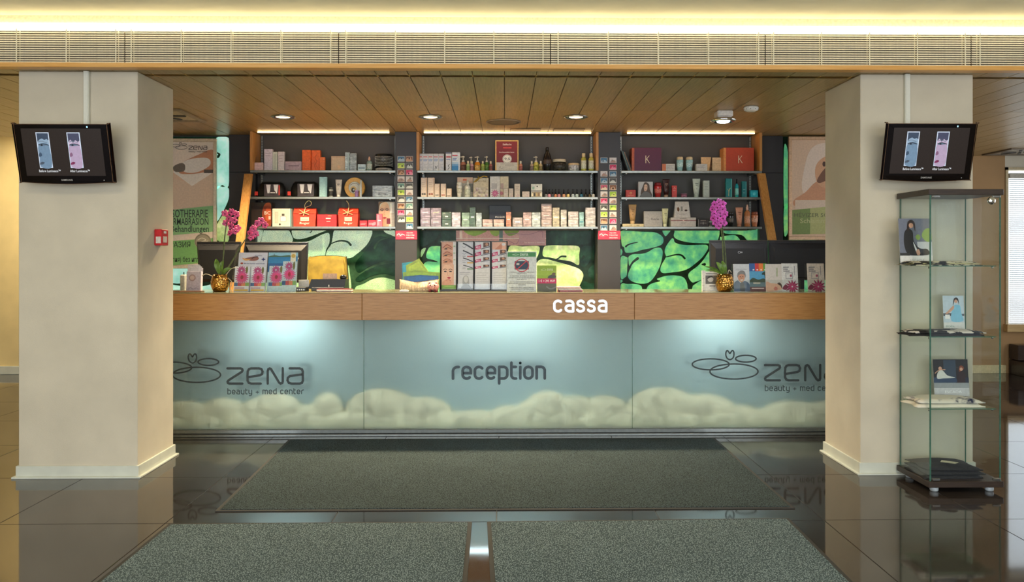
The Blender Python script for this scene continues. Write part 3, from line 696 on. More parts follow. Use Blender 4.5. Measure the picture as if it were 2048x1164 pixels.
# ---------------------------------------------------------------- goods on the shelves
def loft(g, rows, m, n=16):
    v = []; f = []
    for rx, ry, z in rows: v += [(rx*math.cos(2*PI*k/n), ry*math.sin(2*PI*k/n), z) for k in range(n)]
    for i in range(len(rows)-1):
        for k in range(n): f.append((i*n+k, i*n+(k+1) % n, (i+1)*n+(k+1) % n, (i+1)*n+k))
    f.append(tuple(range(n))); f.append(tuple(range((len(rows)-1)*n, len(rows)*n)))
    return g.add(v, f, m, True)
CROP = {'L': (490, 5.689), 'M': (820, 5.251), 'R': (1180, 5.251)}
CURSHELF = ['L', 0, 398]
def dims(x0, x1, yt, Y, yb=None):
    c, sh, bot = CURSHELF; off, k = CROP[c]
    pa, pb = off+x0/k, off+x1/k; pm = (pa+pb)/2
    za = WX(pa, Y), WX(pb, Y)
    h = ((bot if yb is None else yb)-yt)/k*Y/FPX
    zb = SZ[sh] if yb is None else SZ[sh]+(bot-yb)/k*Y/FPX
    return (za[0]+za[1])/2, za[1]-za[0], h, zb
def lines(col, n=3, x0=.15, x1=.85, y0=.25, y1=.6, th=.03):
    out = []
    for i in range(n):
        z = y1-(y1-y0)*i/max(n-1, 1); e = x1-(.18*(i % 2))*(x1-x0); out.append(('r', x0, z-th/2, e, z+th/2, col))
    return out
def carton(x0, x1, yt, label, col, shapes=(), Y=7.80, d=None, yb=None, film=0., side=None, rough=.45, name='product_box', group=None, rz=0., cat='box', metal=0.):
    X, w_, h, zb = dims(x0, x1, yt, Y, yb); d = d or min(max(w_*.55, .035), .13)
    t = thing(name, label, cat, (X, Y+d/2, zb), (0, 0, rz), group)
    g = G(); m = M(col, .3 if film else rough, metal, film=film)
    if side:
        g.box(-w_/2+.012, w_/2, -d/2, d/2, 0, h, m, .0015); g.box(-w_/2, -w_/2+.012, -d/2+.004, d/2, 0, h-.001, M(side, rough), .0015)
    else: g.box(-w_/2, w_/2, -d/2, d/2, 0, h, m, .0015)
    g.build('carton', t)
    g = G(); g.box(-w_/2+.002, w_/2-.002, -d/2+.002, d/2-.002, h, h+.0012, M(shade(col, .9), rough), .0005); g.build('top_flap', t)
    if shapes: art(t, 'printed_front', -w_/2+(.012 if side else 0), 0, w_-(.012 if side else 0), h, -d/2, list(shapes))
    return t
def pump(x0, x1, yt, label, col, lab, Y=7.80, capc='#eadfca', group=None):
    X, w_, h, zb = dims(x0, x1, yt, Y); r = w_/2
    t = thing('pump_bottle', label, 'bottle', (X, Y+r, zb), group=group); H = h*.63
    g = G(); g.lathe([(r*.9, 0), (r, .006), (r, H*.72), (r*.85, H*.9), (r*.4, H), (r*.4, H+.004)], M(col, .25)); g.build('body', t)
    g = G(); g.lathe([(r*.46, H), (r*.46, H+h*.09), (r*.2, H+h*.1), (r*.16, h*.93)], M(capc, .3)); g.build('collar', t)
    g = G(); g.lathe([(r*.5, h*.92), (r*.55, h*.95), (r*.3, h)], M(capc, .3)); g.box(-r*.9, 0, -r*.14, r*.14, h*.92, h*.97, M(capc, .3), .001); g.build('pump_head', t)
    g = G(); g.lathe([(r*1.01, H*.15), (r*1.01, H*.65)], M(lab, .5, var=.25, scale=90)); g.build('wrap_label', t); return t
def bottle(x0, x1, yt, label, col, cap, lab=None, Y=7.80, kind='small', group=None, d=None, name='bottle', cat='bottle'):
    X, w_, h, zb = dims(x0, x1, yt, Y); r = w_/2
    t = thing(name, label, cat, (X, Y+r, zb), group=group)
    P = {'small': ([(.85, 0), (1, .03), (1, .6), (.8, .7), (.42, .74), (.42, .76)], [(.5, .75), (.5, .99), (.45, 1)], (.12, .52)),
         'tall': ([(.55, 0), (.75, .02), (.98, .35), (.98, .5), (.7, .72), (.38, .8), (.36, .84)], [(.4, .82), (.4, .97), (.34, 1)], (.3, .48)),
         'oil': ([(.9, 0), (1, .03), (1, .66), (.8, .74), (.42, .8), (.42, .82)], [(.62, .8), (.62, .98), (.56, 1)], (.15, .6)),
         'shampoo': ([(.58, 0), (.66, .02), (.86, .35), (1, .72), (.98, .8)], [(.92, .8), (.9, .95), (.8, 1)], (.3, .6)),
         'spray': ([(.85, 0), (1, .02), (1, .62), (.7, .7), (.4, .74), (.4, .76)], [(.42, .75), (.42, .9), (.28, .92), (.28, 1)], (.15, .5)),
         'straight': ([(.95, 0), (1, .02), (1, .78), (.9, .8)], [(.9, .8), (.9, .98), (.84, 1)], (.15, .6)),
         'polish': ([(.75, 0), (.98, .05), (.98, .35), (.55, .43), (.4, .45)], [(.5, .44), (.46, .8), (.36, 1)], None)}[kind]
    g = G(); g.lathe([(a*r, b*h) for a, b in P[0]], M(col, .15)); g.build('body', t)
    g = G(); g.lathe([(a*r, b*h) for a, b in P[1]], M(cap, .3)); g.build('cap', t)
    if lab and P[2]:
        pr = P[0]; 
        def rad(z):
            for (a, za), (b, zb_) in zip(pr, pr[1:]):
                if za <= z <= zb_: return a+(b-a)*(z-za)/max(zb_-za, 1e-6)
            return 1
        zs = [P[2][0]+(P[2][1]-P[2][0])*i/4 for i in range(5)]
        g = G(); g.lathe([(rad(z)*r*1.015, z*h) for z in zs], M(lab, .5, var=.2, scale=120)); g.build('wrap_label', t)
    return t
def tube(x0, x1, yt, label, col, cap, ink=None, Y=7.80, yb=None):
    X, w_, h, zb = dims(x0, x1, yt, Y, yb); r = w_/2
    t = thing('squeeze_tube', label, 'tube', (X, Y+.03, zb))
    g = G(); loft(g, [(r, .002, h), (r, .003, h*.95), (r*.93, .008, h*.8), (r*.8, .016, h*.45), (r*.62, .02, h*.16)], M(col, .35)); g.build('tube_body', t)
    g = G(); loft(g, [(r*.52, .017, 0), (r*.56, .018, .003), (r*.58, .019, h*.15), (r*.5, .017, h*.165)], M(cap, .3)); g.build('cap', t)
    if ink: art(t, 'printed_front', -r*.5, h*.35, r, h*.5, -.0195, [('r', .1, .72, .9, .8, ink), ('r', .25, .55, .75, .6, ink), ('r', .3, .2, .7, .24, ink)])
    return t
def jar(x0, x1, yt, label, col, lid, lab, Y=7.80, name='jar', taper=.9, handle=False):
    X, w_, h, zb = dims(x0, x1, yt, Y); r = w_/2
    t = thing(name, label, 'jar', (X, Y+r, zb))
    g = G(); g.lathe([(r*taper, 0), (r*.97, h*.8)], M(col, .25), 24); g.build('body', t)
    g = G(); g.lathe([(r, h*.78), (r, h*.97), (r*.95, h)], M(lid, .35), 24); g.build('lid', t)
    g = G(); g.lathe([(r*(taper+(.97-taper)*.2)*1.01, h*.15), (r*.97, h*.68)], M(lab, .45, var=.4, scale=60), 24); g.build('wrap_label', t)
    if handle:
        g = G(); g.tube([(r*1.0*math.cos(a), -r*1.0*math.sin(a)*.3-r*.9, h*.78-.03*math.sin(a)) for a in [PI*i/10 for i in range(11)]], .0018, M('#2a2420', .4), 6); g.build('handle', t)
    return t
# ---- left unit, top shelf
CURSHELF = ['L', 0, 398]
carton(108, 208, 303, 'small pale pink cube box at far left of top left shelf', '#dcbcb8', lines('#b08a8c', 2))
carton(218, 310, 150, 'tall lilac white box, tallest at left of top left shelf', '#d5cad6', lines('#b3a6b6', 2, y0=.7, y1=.8))
carton(312, 368, 183, 'slim greenish white box between tall lilac box and rosy box', '#d3d6cb', [('r', .2, .08, .8, .9, '#c2c8ba')])
carton(376, 447, 180, 'slim rosy white box left of the flat mauve box', '#d8ccce', lines('#b9a4a8', 3, y0=.5, y1=.8))
carton(455, 642, 290, 'flat wide mauve box left of the orange boxes', '#b79fa8', [('r', .2, .5, .85, .58, '#7d6670'), ('r', .1, .12, .25, .17, '#8d7680')])
carton(650, 745, 160, 'tall plain orange box, left of the two', '#e8682a', lines('#c8521c', 1, y0=.1, y1=.1))
carton(757, 857, 160, 'tall orange box with embossed ornament, right of the two', '#e8682a', [('c', [(.5, .1), (.35, .3), (.6, .45), (.4, .65), (.6, .8)], .03, '#c9541c'), ('c', [(.7, .15), (.5, .3), (.3, .5)], .02, '#c9541c')], Y=7.83)
carton(850, 908, 242, 'short orange box beside the two tall orange boxes', '#ee7434', lines('#f6d9b0', 1, x0=.7, x1=.95, y0=.85, y1=.85), Y=7.79, d=.04)
carton(980, 1140, 225, 'square golden beige box behind slim silver boxes', '#c6a78a', [('r', .08, .05, .98, .9, '#d2b696'), ('e', .55, .3, .12, .12, '#e0b890')], Y=7.84)
carton(1138, 1190, 187, 'slim shiny silver box in front of golden beige box', '#c3d0cd', [('r', .55, .03, .9, .95, '#9fb2b0')], Y=7.79, film=.4, d=.03)
carton(1195, 1268, 195, 'grey silver box with floral relief on top left shelf', '#a8b0ac', [('c', [(.3, .1), (.5, .4), (.4, .7), (.6, .9)], .03, '#8c9692')], film=.5)
carton(1283, 1372, 320, 'small pale blue box beside glass spray bottle', '#c9d8da', [('r', .1, .3, .9, .6, '#8fa2aa')])
bottle(1378, 1442, 232, 'clear glass spray bottle with peach cap beside patterned tin', '#8fa39a', '#e0b79c', '#b8c2b8', kind='spray')
X, w_, h, zb = dims(1465, 1665, 198, 7.8); r = w_/2
t = thing('patterned_tin', 'black round tin with white dotted pattern on top left shelf', 'tin', (X, 7.8+r, zb))
g = G(); g.lathe([(r*.96, 0), (r*.96, h*.2)], M('#c9bfae', .4), 28); g.build('base', t)
g = G(); g.lathe([(r, h*.2), (r, h*.97), (r*.96, h), (0, h)], BLACK, 28); g.build('body', t)
g = G()
for i in range(46):
    for j in range(7):
        a = 2*PI*(i+.5*(j % 2))/46
        if math.sin(a) > .2: continue
        g.ell((r*1.005*math.cos(a), r*1.005*math.sin(a), h*(.33+.085*j)), (.0032, .0032, .0036), M('#e6e2d8', .5), 5, 4)
o = g.build('white_dots', t); o['kind'] = 'stuff'
art(t, 'printed_band', -.05, h*.03, .1, h*.14, -r*.99, [('r', 0, .3, 1, .7, '#55504a')])
# ---- left unit, second shelf
CURSHELF = ['L', 1, 693]
def pouch(x0, x1, yt, label, red):
    X, w_, h, zb = dims(x0, x1, yt, 7.79); t = thing('cosmetic_pouch', label, 'bag', (X, 7.86, zb), group='black cosmetic pouches')
    g = G(); hw = w_/2; loft(g, [(hw*.86, .05, 0), (hw, .065, h*.12), (hw, .06, h*.6), (hw*.85, .04, h*.9), (hw*.72, .018, h)], M('#191817', .28, var=.2), 20); g.build('pouch_body', t)
    g = G(); g.tube([(-hw*.7, -.01, h), (0, -.012, h*1.02), (hw*.7, -.01, h)], .004, M('#2e2c2a', .3)); g.build('zip', t)
    g = G(); g.box(-hw-.02, -hw+.012, -.05, -.044, h*.12, h*.38, M('#d63b2e', .4), .002); g.build('red_tag', t)
    a0 = -hw*.42; aw = hw*1.15
    g = G(); g.box(a0, a0+aw, -.072, -.066, h*.05, h*.86, M('#4a4448', .2), .002); wv = g.build('clear_window', t)
    art(wv, 'window_print', a0, h*.05, aw, h*.81, -.0722, [('p', [(.14, .95), (.42, .95), (.36, .25), (.22, .25)], '#d4d2d6'), ('p', [(.6, .95), (.9, .95), (.82, .25), (.68, .25)], '#d4d2d6'), ('r', .92, .1, 1, .9, red), ('e', .55, .3, .2, .2, '#2b2628'), ('r', .4, .26, .7, .34, '#c9c4c6')])
pouch(125, 440, 520, 'black cosmetic pouch with red tag at left end of shelf', '#c73a30'); pouch(500, 830, 515, 'black cosmetic pouch with red tag beside pale blue box', '#3a3436')
carton(845, 930, 463, 'tall pale blue box beside the black pouches', '#a2cbcd', [('r', .75, .05, .95, .95, '#8fb8bc')])
bottle(950, 1000, 575, 'small silver and black bottle beside pale blue box', '#9b9c98', '#4a4a48', '#34332f', kind='straight')
tube(1022, 1097, 488, 'beige white squeeze tube standing on cap left of orange disc', '#d9cfc2', '#e9e2d6', '#6c645c')
X, w_, h, zb = dims(1125, 1360, 465, 7.86); r = w_/2
t = thing('round_box', 'round orange yellow box with cream emblem standing upright', 'box', (X, 7.90, zb+r))
g = G(); g.lathe([(r*.97, -.02), (r, -.016), (r, .016), (r*.97, .02)], M('#e0a548', .4), 36, smooth=False); g.v = [(x, z, y) for x, y, z in g.v]; g.build('disc', t)
art(t, 'emblem', -r, -r, 2*r, 2*r, -.0202, [('e', .5, .5, .3, .3, '#6a5a44'), ('e', .5, .5, .285, .285, '#d8d2c0'), ('e', .44, .42, .15, .15, '#d9b46a'), ('e', .43, .38, .09, .12, '#2c251e'), ('e', .46, .40, .035, .05, '#dcd6c6'), ('l', [(.3, .62), (.4, .7), (.6, .72), (.7, .62)], .03, '#8a8478')])
bottle(1245, 1290, 610, 'small violet bottle in front of the round orange box', '#8f6ea0', '#b79cc0', kind='straight', Y=7.79)
bottle(1303, 1328, 497, 'slim white mascara stick in front of round orange box', '#d4d4cc', '#c2c4bc', kind='straight', Y=7.79)
carton(1450, 1675, 560, 'silver grey gift box with dark lettering at right end', '#a3abad', [('r', .2, .45, .8, .52, '#d0d4d4'), ('t', 'BOE', .3, .22, .7, .34, '#2e3034')], film=.3)
# ---- left unit, third shelf
CURSHELF = ['L', 2, 1028]
carton(70, 300, 752, 'dark box with glowing orange side print behind orchid', '#2a1d18', [('s', [(.6, .1), (.98, .05), (.99, .9), (.7, .95), (.55, .6)], '#8a3a1c'), ('s', [(.72, .3), (.97, .3), (.97, .7), (.75, .75)], '#b8502a'), ('t', 'BC', .66, .5, .95, .64, '#e6d9cc'), ('r', .86, .3, .96, .44, '#d6c4b8')], Y=7.84)
carton(310, 528, 825, 'cream gift box with perfume bottle drawing and teal side', '#d9d4c6', [('r', .93, 0, 1, 1, '#5f8f94'), ('r', .05, .05, .9, .95, '#cfc8b6'), ('r', .42, .3, .72, .58, '#ebe6d8'), ('l', [(.42, .3), (.72, .3), (.72, .58), (.42, .58), (.42, .3)], .015, '#6a6458'), ('r', .5, .6, .64, .72, '#4e4840'), ('r', .15, .2, .3, .8, '#c0b8a6'), ('l', [(.15, .2), (.3, .2), (.3, .8), (.15, .8), (.15, .2)], .012, '#8a8272'), ('e', .4, .13, .05, .05, '#2e2a26')])
def red_bag(x0, x1, yt, label, loop):
    X, w_, h, zb = dims(x0, x1, yt, 7.80); t = thing('gift_bag', label, 'bag', (X, 7.86, zb)); hw = w_/2
    g = G(); m = M('#cf3a26', .55, var=.12, scale=30, bmp=.2)
    v = [(-hw*.94, -.055, 0), (hw*.94, -.055, 0), (hw*.94, .055, 0), (-hw*.94, .055, 0), (-hw, -.05, h*.7), (hw, -.05, h*.7), (hw, .05, h*.7), (-hw, .05, h*.7), (-hw*.97, -.012, h), (hw*.95, -.012, h*.97), (hw*.95, .012, h*.97), (-hw*.97, .012, h)]
    g.add(v, [(0, 1, 2, 3)]+[(a+i, a+(i+1) % 4, a+4+(i+1) % 4, a+4+i) for a in (0, 4) for i in range(4)]+[(8, 9, 10, 11)], m); g.build('bag_body', t)
    g = G(); g.add([(-hw*.97, -.014, h), (hw*.95, -.014, h*.97), (hw*.98, -.056, h*.68), (-hw*.99, -.056, h*.70)], [(0, 1, 2, 3)], M('#d9432c', .5)); g.build('folded_flap', t)
    g = G(); rm = M('#d8c08e', .8)
    for a in ([(-.01, -.06, h*.55), (.0, -.062, h*.75), (.005, -.04, h*1.0)], [(-.05, -.06, h*.66), (-.01, -.064, h*.72), (.05, -.06, h*.86)], [(.045, -.06, h*.62), (0, -.064, h*.72), (-.05, -.06, h*.88)]):
        g.tube(catmull(a, 4, False), .004, rm, 6)
    p = catmull(loop, 5, False); g.tube([(x*hw, -.04, z*h) for x, z in p], .0028, rm, 6); g.build('raffia_tie', t)
    art(t, 'bag_label', -hw*.35, h*.3, hw*.75, h*.2, -.0575, [('r', 0, 0, 1, 1, '#dfc4b4'), ('r', .1, .4, .9, .55, '#b08a7a')])
    art(t, 'bag_lettering', -hw*.45, h*.08, hw*.95, h*.18, -.0575, [('t', 'Roger', .05, .1, .95, .9, '#ecd9cc')])
red_bag(545, 805, 810, 'red paper gift bag with tall raffia loop beside cream box', [(.05, .9), (.0, 1.15), (.3, 1.35), (.55, 1.28), (.5, 1.12), (.1, 1.02)])
red_bag(1058, 1285, 808, 'red paper gift bag right of the flat red box', [(0, .9), (.05, 1.1), (-.05, 1.25), (-.2, 1.34)])
carton(820, 1042, 890, 'flat red box between the two red gift bags', '#c92a32', [('r', 0, .56, 1, .6, '#a01c24'), ('r', .45, .64, .7, .72, '#f0d6d0'), ('r', .48, .4, .68, .46, '#e0a8a4'), ('r', .55, .86, .75, .92, '#e0805a')])
carton(1305, 1390, 958, 'small dark red box with white lines, left of a pair', '#b92b3a', lines('#e8c8cc', 2, .1, .9, .4, .55, .04))
carton(1400, 1492, 955, 'small rose red box, right of a pair', '#cf3c52', [('s', [(.5, .2), (.9, .3), (.95, .7), (.6, .6)], '#ee8c9c')]+lines('#f2d4d8', 2, .1, .6, .4, .55, .04))
carton(1495, 1560, 883, 'slim bright pink box in front of portrait card', '#e0657c', [('r', .15, .1, .5, .92, '#f08ea0'), ('r', .3, .45, .8, .52, '#fbe4e8')], Y=7.79)
carton(1520, 1705, 742, 'tall box with a woman\'s portrait beside the pilaster', '#cfc4ba', [('s', [(.05, .02), (.62, .03), (.68, .5), (.6, .9), (.3, .98), (.05, .7)], '#d9ab8c'), ('s', [(.0, .6), (.1, .9), (.4, 1), (.2, .99), (.02, .98)], '#7a5238'), ('c', [(.1, .68), (.2, .72), (.3, .69)], .02, '#4a3326'), ('c', [(.42, .7), (.5, .73), (.6, .7)], .02, '#4a3326'), ('e', .22, .64, .06, .015, '#3d2c22'), ('e', .52, .66, .06, .015, '#3d2c22'), ('c', [(.36, .62), (.33, .5), (.4, .47)], .012, '#b0806a'), ('s', [(.26, .36), (.36, .4), (.5, .37), (.38, .32)], '#b5434a'), ('r', .72, .55, .95, .95, '#e6e0da'), ('r', .5, .12, .72, .34, '#7a2036')], Y=7.86, d=.03)
# ---- middle unit, top shelf
CURSHELF = ['M', 0, 368]
for i, (a, b_) in enumerate(((83, 134), (135, 189), (190, 243), (245, 300), (302, 355))):
    carton(a, b_, 185, 'white box with red and blue print, %s in the row of five' % ['first', 'second', 'third', 'fourth', 'last'][i], '#d6d6d8', [('r', 0, .9, 1, .97, '#b9bcc2'), ('r', .1, .8, .85, .85, '#c25a5e'), ('r', .1, .66, .9, .7, '#6f8fc0'), ('r', .1, .58, .8, .62, '#6f8fc0')]+([('c', [(.3, .12), (.45, .3), (.55, .15), (.75, .32)], .02, '#333333')] if i == 3 else lines('#a9adb4', 3, .15, .85, .2, .4, .02)), group='white boxes with red and blue print')
carton(375, 435, 170, 'white box with black plant motif beside the blue box', '#d9d9db', [('r', .1, .72, .9, .8, '#c4525a'), ('r', .1, .6, .8, .64, '#6d88b8'), ('c', [(.4, .1), (.6, .2), (.45, .3), (.7, .35)], .03, '#333a30'), ('r', 0, .93, 1, 1, '#5a6480')])
carton(440, 525, 170, 'white box fading to blue beside the pump bottles', '#d6dbe2', [('r', 0, 0, .8, .28, '#3a8ac4'), ('r', 0, .28, .8, .38, '#74acd4'), ('r', 0, .38, .8, .48, '#b0cbe0'), ('r', .05, .8, .7, .87, '#c04a58'), ('r', .1, .66, .6, .7, '#5a76b0'), ('r', .1, .58, .5, .62, '#5a76b0')])
pump(525, 590, 205, 'rosy brown pump bottle beside the blue white box', '#a8705c', '#5f4238')
bottle(590, 628, 260, 'small green flacon between two pump bottles', '#b8c88a', '#e6d3b0', '#8aa05e', Y=7.78, group='small flacons')
pump(618, 664, 207, 'lilac pump bottle half hidden behind small flacons', '#c2a8b4', '#84707a', Y=7.86)
bottle(630, 668, 262, 'small rosy flacon in front of the lilac pump bottle', '#cfa0a0', '#e6d3b0', '#9a6a6a', Y=7.78, group='small flacons')
pump(675, 740, 208, 'bright orange pump bottle on top middle shelf', '#e59028', '#d8a860')
bottle(745, 782, 262, 'small yellow green flacon right of orange pump bottle', '#b9c468', '#e6d3b0', '#8f9a4a', Y=7.78, group='small flacons')
pump(780, 830, 203, 'green pump bottle left of the framed certificate', '#4e7a34', '#6b8c46', Y=7.84)
bottle(830, 866, 262, 'small reddish flacon just left of certificate', '#a86a62', '#e6d3b0', '#7a4440', Y=7.78, group='small flacons')
X, w_, h, zb = dims(895, 1140, 35, 7.84)
t = thing('framed_certificate', 'framed red certificate with round score 9.5', 'frame', (X, 7.84, zb), (-.03, 0, 0))
g = G(); f = .012
for a in ((-w_/2, w_/2, 0, f), (-w_/2, w_/2, h-f, h), (-w_/2, -w_/2+f, f, h-f), (w_/2-f, w_/2, f, h-f)): g.box(a[0], a[1], -.006, .012, a[2], a[3], M('#d9b06a', .35, .3), .002)
g.build('frame', t); g = G(); g.box(-w_/2+f, w_/2-f, 0, .008, f, h-f, M('#d2cabc', .5)); g.build('sheet', t)
art(t, 'certificate_print', -w_/2+f, f, w_-2*f, h-2*f, -.0003, [('r', 0, .28, 1, 1, '#7e2024'), ('t', 'Szallas.hu', .3, .87, .72, .93, '#f6ece4'), ('r', .32, .76, .72, .8, '#d84a48'), ('t', 'Zena Beauty&Med Center', .12, .6, .86, .645, '#f6e4d8'), ('e', .51, .40, .22, .15, '#efe9dc'), ('o', .51, .40, .195, .132, .008, '#4a4440'), ('t', '9.5', .38, .36, .65, .44, '#2c2826'), ('c', [(.12, .08), (.2, .14), (.22, .07), (.34, .1)], .008, '#6a6058'), ('r', .2, .22, .8, .23, '#9a9084'), ('r', .4, .17, .85, .18, '#9a9084')])
bottle(1143, 1182, 258, 'small rosy flacon just right of the certificate', '#c78a72', '#e9dcc4', '#a05a52', group='small flacons')
bottle(1260, 1298, 258, 'small mauve flacon left of yellow pump bottle', '#b8a08a', '#e9dcc4', '#7f6a62', group='small flacons')
pump(1295, 1355, 205, 'yellow pump bottle between two small flacons', '#d8cc6a', '#a8a648', Y=7.82)
bottle(1355, 1392, 258, 'small cream flacon right of yellow pump bottle', '#c9b488', '#e9dcc4', '#8e7a4e', Y=7.79, group='small flacons')
bottle(1398, 1490, 108, 'tall black curved bottle, tallest on top middle shelf', '#241e1c', '#120f0e', '#4a3c34', kind='tall')
jar(1500, 1645, 235, 'large black tub with pale rim and wire handle', '#211d1a', '#d6c6aa', '#3c3833', name='tub', handle=True)
jar(1665, 1785, 278, 'white tub with peach lid beside the black tub', '#cfc9c6', '#e8c79a', '#b8b2b4', name='tub', taper=.86)
bottle(1798, 1855, 173, 'yellow oil bottle with white label, left of two', '#b9b257', '#e6cfa2', '#dcd6bc', kind='oil', group='yellow oil bottles')
bottle(1877, 1935, 173, 'yellow oil bottle with white label, right of two', '#b9b257', '#e6cfa2', '#dcd6bc', kind='oil', group='yellow oil bottles')
# ---- middle unit, second shelf
CURSHELF = ['M', 1, 638]
for x0, x1, yt, lab, c in ((115, 180, 432, 'tall cream box with two grey dots at left end', '#4a4844'), (187, 257, 432, 'tall cream box with two brown dots, second in row', '#8a4a34'), (260, 312, 495, 'medium cream box with grey dots, third in row', '#5e5a54'), (322, 378, 495, 'medium cream box with red brown dots, fourth in row', '#9a4636'), (385, 437, 545, 'short cream box with dots, last in row of five', '#5a4438')):
    carton(x0, x1, yt, lab, '#d2bfae', [('r', .82, .03, .97, .97, '#b89a80'), ('e', .28, .17, .17, .05, c), ('e', .62, .17, .17, .05, c)]+lines('#a89684', 3, .15, .7, .55, .75, .015))
carton(497, 660, 420, 'pale leaflet with peach top behind two white bottles', '#cfc4b4', [('r', 0, .72, 1, 1, '#dcb89c'), ('r', .36, .84, .6, .93, '#d86a40'), ('r', .55, .3, 1, .7, '#8d8a80')], Y=7.9, d=.012, cat='leaflet', name='leaflet')
bottle(485, 550, 475, 'white curved bottle, left of two on middle shelf', '#cdc8bc', '#d8d4c8', '#b8b4a6', kind='shampoo')
bottle(572, 635, 455, 'white bottle with slim neck, right of two', '#c9c8bc', '#d6d4c8', '#b4b8a6', kind='spray')
t = carton(665, 825, 430, 'floral printed box with gold ribbon on middle shelf', '#c6b89c', [('t', 'BULGA', .3, .8, .85, .87, '#8a7a5c')]+[('f', random.uniform(.08, .92), random.uniform(.06, .5), random.uniform(.06, .11), 7, random.choice(['#e6d9d2', '#8a5a78', '#d2b9c4', '#6f5a52', '#efe6da', '#a07a92'])) for _ in range(26)], Y=7.84)
X, w_, h, zb = dims(665, 825, 430, 7.84); g = G(); g.tube([(x, -.055-.0, h*z) for x, z in catmull([(-w_*.45, .78), (-w_*.2, .95), (0, 1.02), (w_*.2, 1.08), (w_*.42, 1.05)], 5, False)], .006, M('#a8862e', .35, .4), 6); g.tube([(x, -.05, h*z) for x, z in catmull([(-w_*.2, 1.1), (-w_*.15, .95), (-w_*.35, .8)], 5, False)], .005, M('#8f7226', .35, .4), 6); g.build('gold_ribbon', t)
LOTUS = [('f', .5, .2, .42, 11, '#b0487a'), ('f', .5, .22, .28, 9, '#d06a94')]
carton(840, 945, 412, 'tall white leaflet with pink lotus, left panel', '#d2ccc6', [('r', .15, .42, .7, .68, '#b4aeac')]+LOTUS, Y=7.86, d=.012, name='leaflet', cat='leaflet')
carton(947, 1035, 412, 'tall beige leaflet with pink lotus, right panel', '#d6c6a6', [('r', .05, .42, .4, .68, '#b89a8c'), ('f', .15, .22, .3, 10, '#b8456e')], Y=7.87, d=.012, name='leaflet', cat='leaflet')
carton(985, 1030, 545, 'small beige box in front of the beige leaflet', '#cdbfae', [('f', .6, .15, .3, 6, '#b89aa0')]+lines('#a39484', 2, .2, .8, .6, .75))
carton(1038, 1085, 543, 'small beige box with pink flower beside the leaflet', '#cbbcac', [('f', .6, .15, .35, 6, '#b5909a')]+lines('#a39484', 2, .2, .8, .6, .75))
carton(1097, 1155, 495, 'tall beige box with pink flower on middle shelf', '#cdbfb0', [('f', .65, .12, .35, 7, '#b8929c')]+lines('#a39484', 3, .2, .8, .55, .8))
carton(1178, 1255, 575, 'low beige cube box before the opened white box', '#cdbcae', [('f', .7, .3, .3, 7, '#c0a4a6')]+lines('#a39484', 2, .15, .6, .6, .8))
carton(1272, 1388, 497, 'white display box with a row of miniature bottles', '#d8d6cc', [('r', 0, .45, 1, .52, '#55504a'), ('e', .55, .83, .06, .05, '#2a2826'), ('r', .1, .6, .3, .8, '#8fae9a'), ('r', .05, .05, .95, .42, '#9a8c72')]+[('e', .12+.19*i, .22, .06, .14, ['#e8d9b8', '#3a3028', '#c9a86a', '#8a6a4a', '#e0d6c0'][i]) for i in range(5)])
POL = [(1430, '#77777a', 'grey'), (1464, '#d08a9a', 'rose pink'), (1498, '#4a4648', 'charcoal'), (1530, '#b06a4a', 'copper brown'), (1566, '#a8747c', 'mauve'), (1617, '#c08a6a', 'tan orange'), (1663, '#c2a86a', 'gold'), (1713, '#a8b4bc', 'ice blue'), (1755, '#9fb0b0', 'pale grey blue'), (1803, '#2a5a74', 'petrol blue'), (1848, '#26241f', 'black'), (1890, '#4a3f2a', 'dark bronze'), (1927, '#b8b4ae', 'silver white')]
for k, (cx, c, nm) in enumerate(POL):
    bottle(cx-17, cx+17, 550, '%s nail polish bottle with black cap on middle shelf' % nm, c, '#16151a', kind='polish', group='nail polish bottles', name='nail_polish', cat='nail polish')
# ---- middle unit, third shelf
CURSHELF = ['M', 2, 953]
def film(x0, x1, yt, label, col, yb=None, Y=7.80, d=None, extra=()): return carton(x0, x1, yt, label, col, list(extra) or lines('#e8e4e6', 1, .2, .75, .5, .5, .05), Y=Y, yb=yb, film=.8, d=d, name='wrapped_box')
film(110, 215, 757, 'mauve film-wrapped box on top of leftmost stack', '#8f8296', 853); film(110, 215, 855, 'mauve film-wrapped box under leftmost stack', '#857a8c')
film(220, 327, 757, 'purple grey wrapped box on top of second stack', '#8c7f8f', 853, extra=[('c', [(.2, .45), (.4, .55), (.6, .48), (.8, .6)], .04, '#d9cf9a')]); film(220, 327, 855, 'purple grey wrapped box under second stack', '#837888')
film(335, 435, 800, 'dark green wrapped box on top of green stack', '#2e4a36', 878, extra=[('r', .35, .35, .65, .5, '#cfd6c4')]); film(335, 435, 880, 'dark green wrapped box under green stack', '#2a4432', extra=[('r', .35, .35, .65, .5, '#cfd6c4')])
film(440, 530, 803, 'lilac grey wrapped box right of green stack', '#a9a4b4'); film(545, 625, 805, 'grey green wrapped box on lowest middle shelf', '#6f8a78')
film(628, 688, 750, 'tall dark green wrapped box on lowest middle shelf', '#34503c'); film(695, 753, 808, 'slim blue grey wrapped box beside tall green box', '#94a4ac')
film(762, 868, 875, 'low rosy wrapped box before navy box, left one', '#b59a96', extra=[('r', 0, .34, 1, .4, '#e6dcd8')]); film(878, 988, 875, 'low rosy wrapped box before navy box, right one', '#b89c94', extra=[('r', 0, .34, 1, .4, '#e6dcd8')])
carton(832, 1058, 725, 'dark navy box with silver lettering behind rosy boxes', '#1e2130', [('t', 'BVLGARI', .28, .43, .72, .5, '#c9c6c2')], Y=7.91, d=.06, side=None)
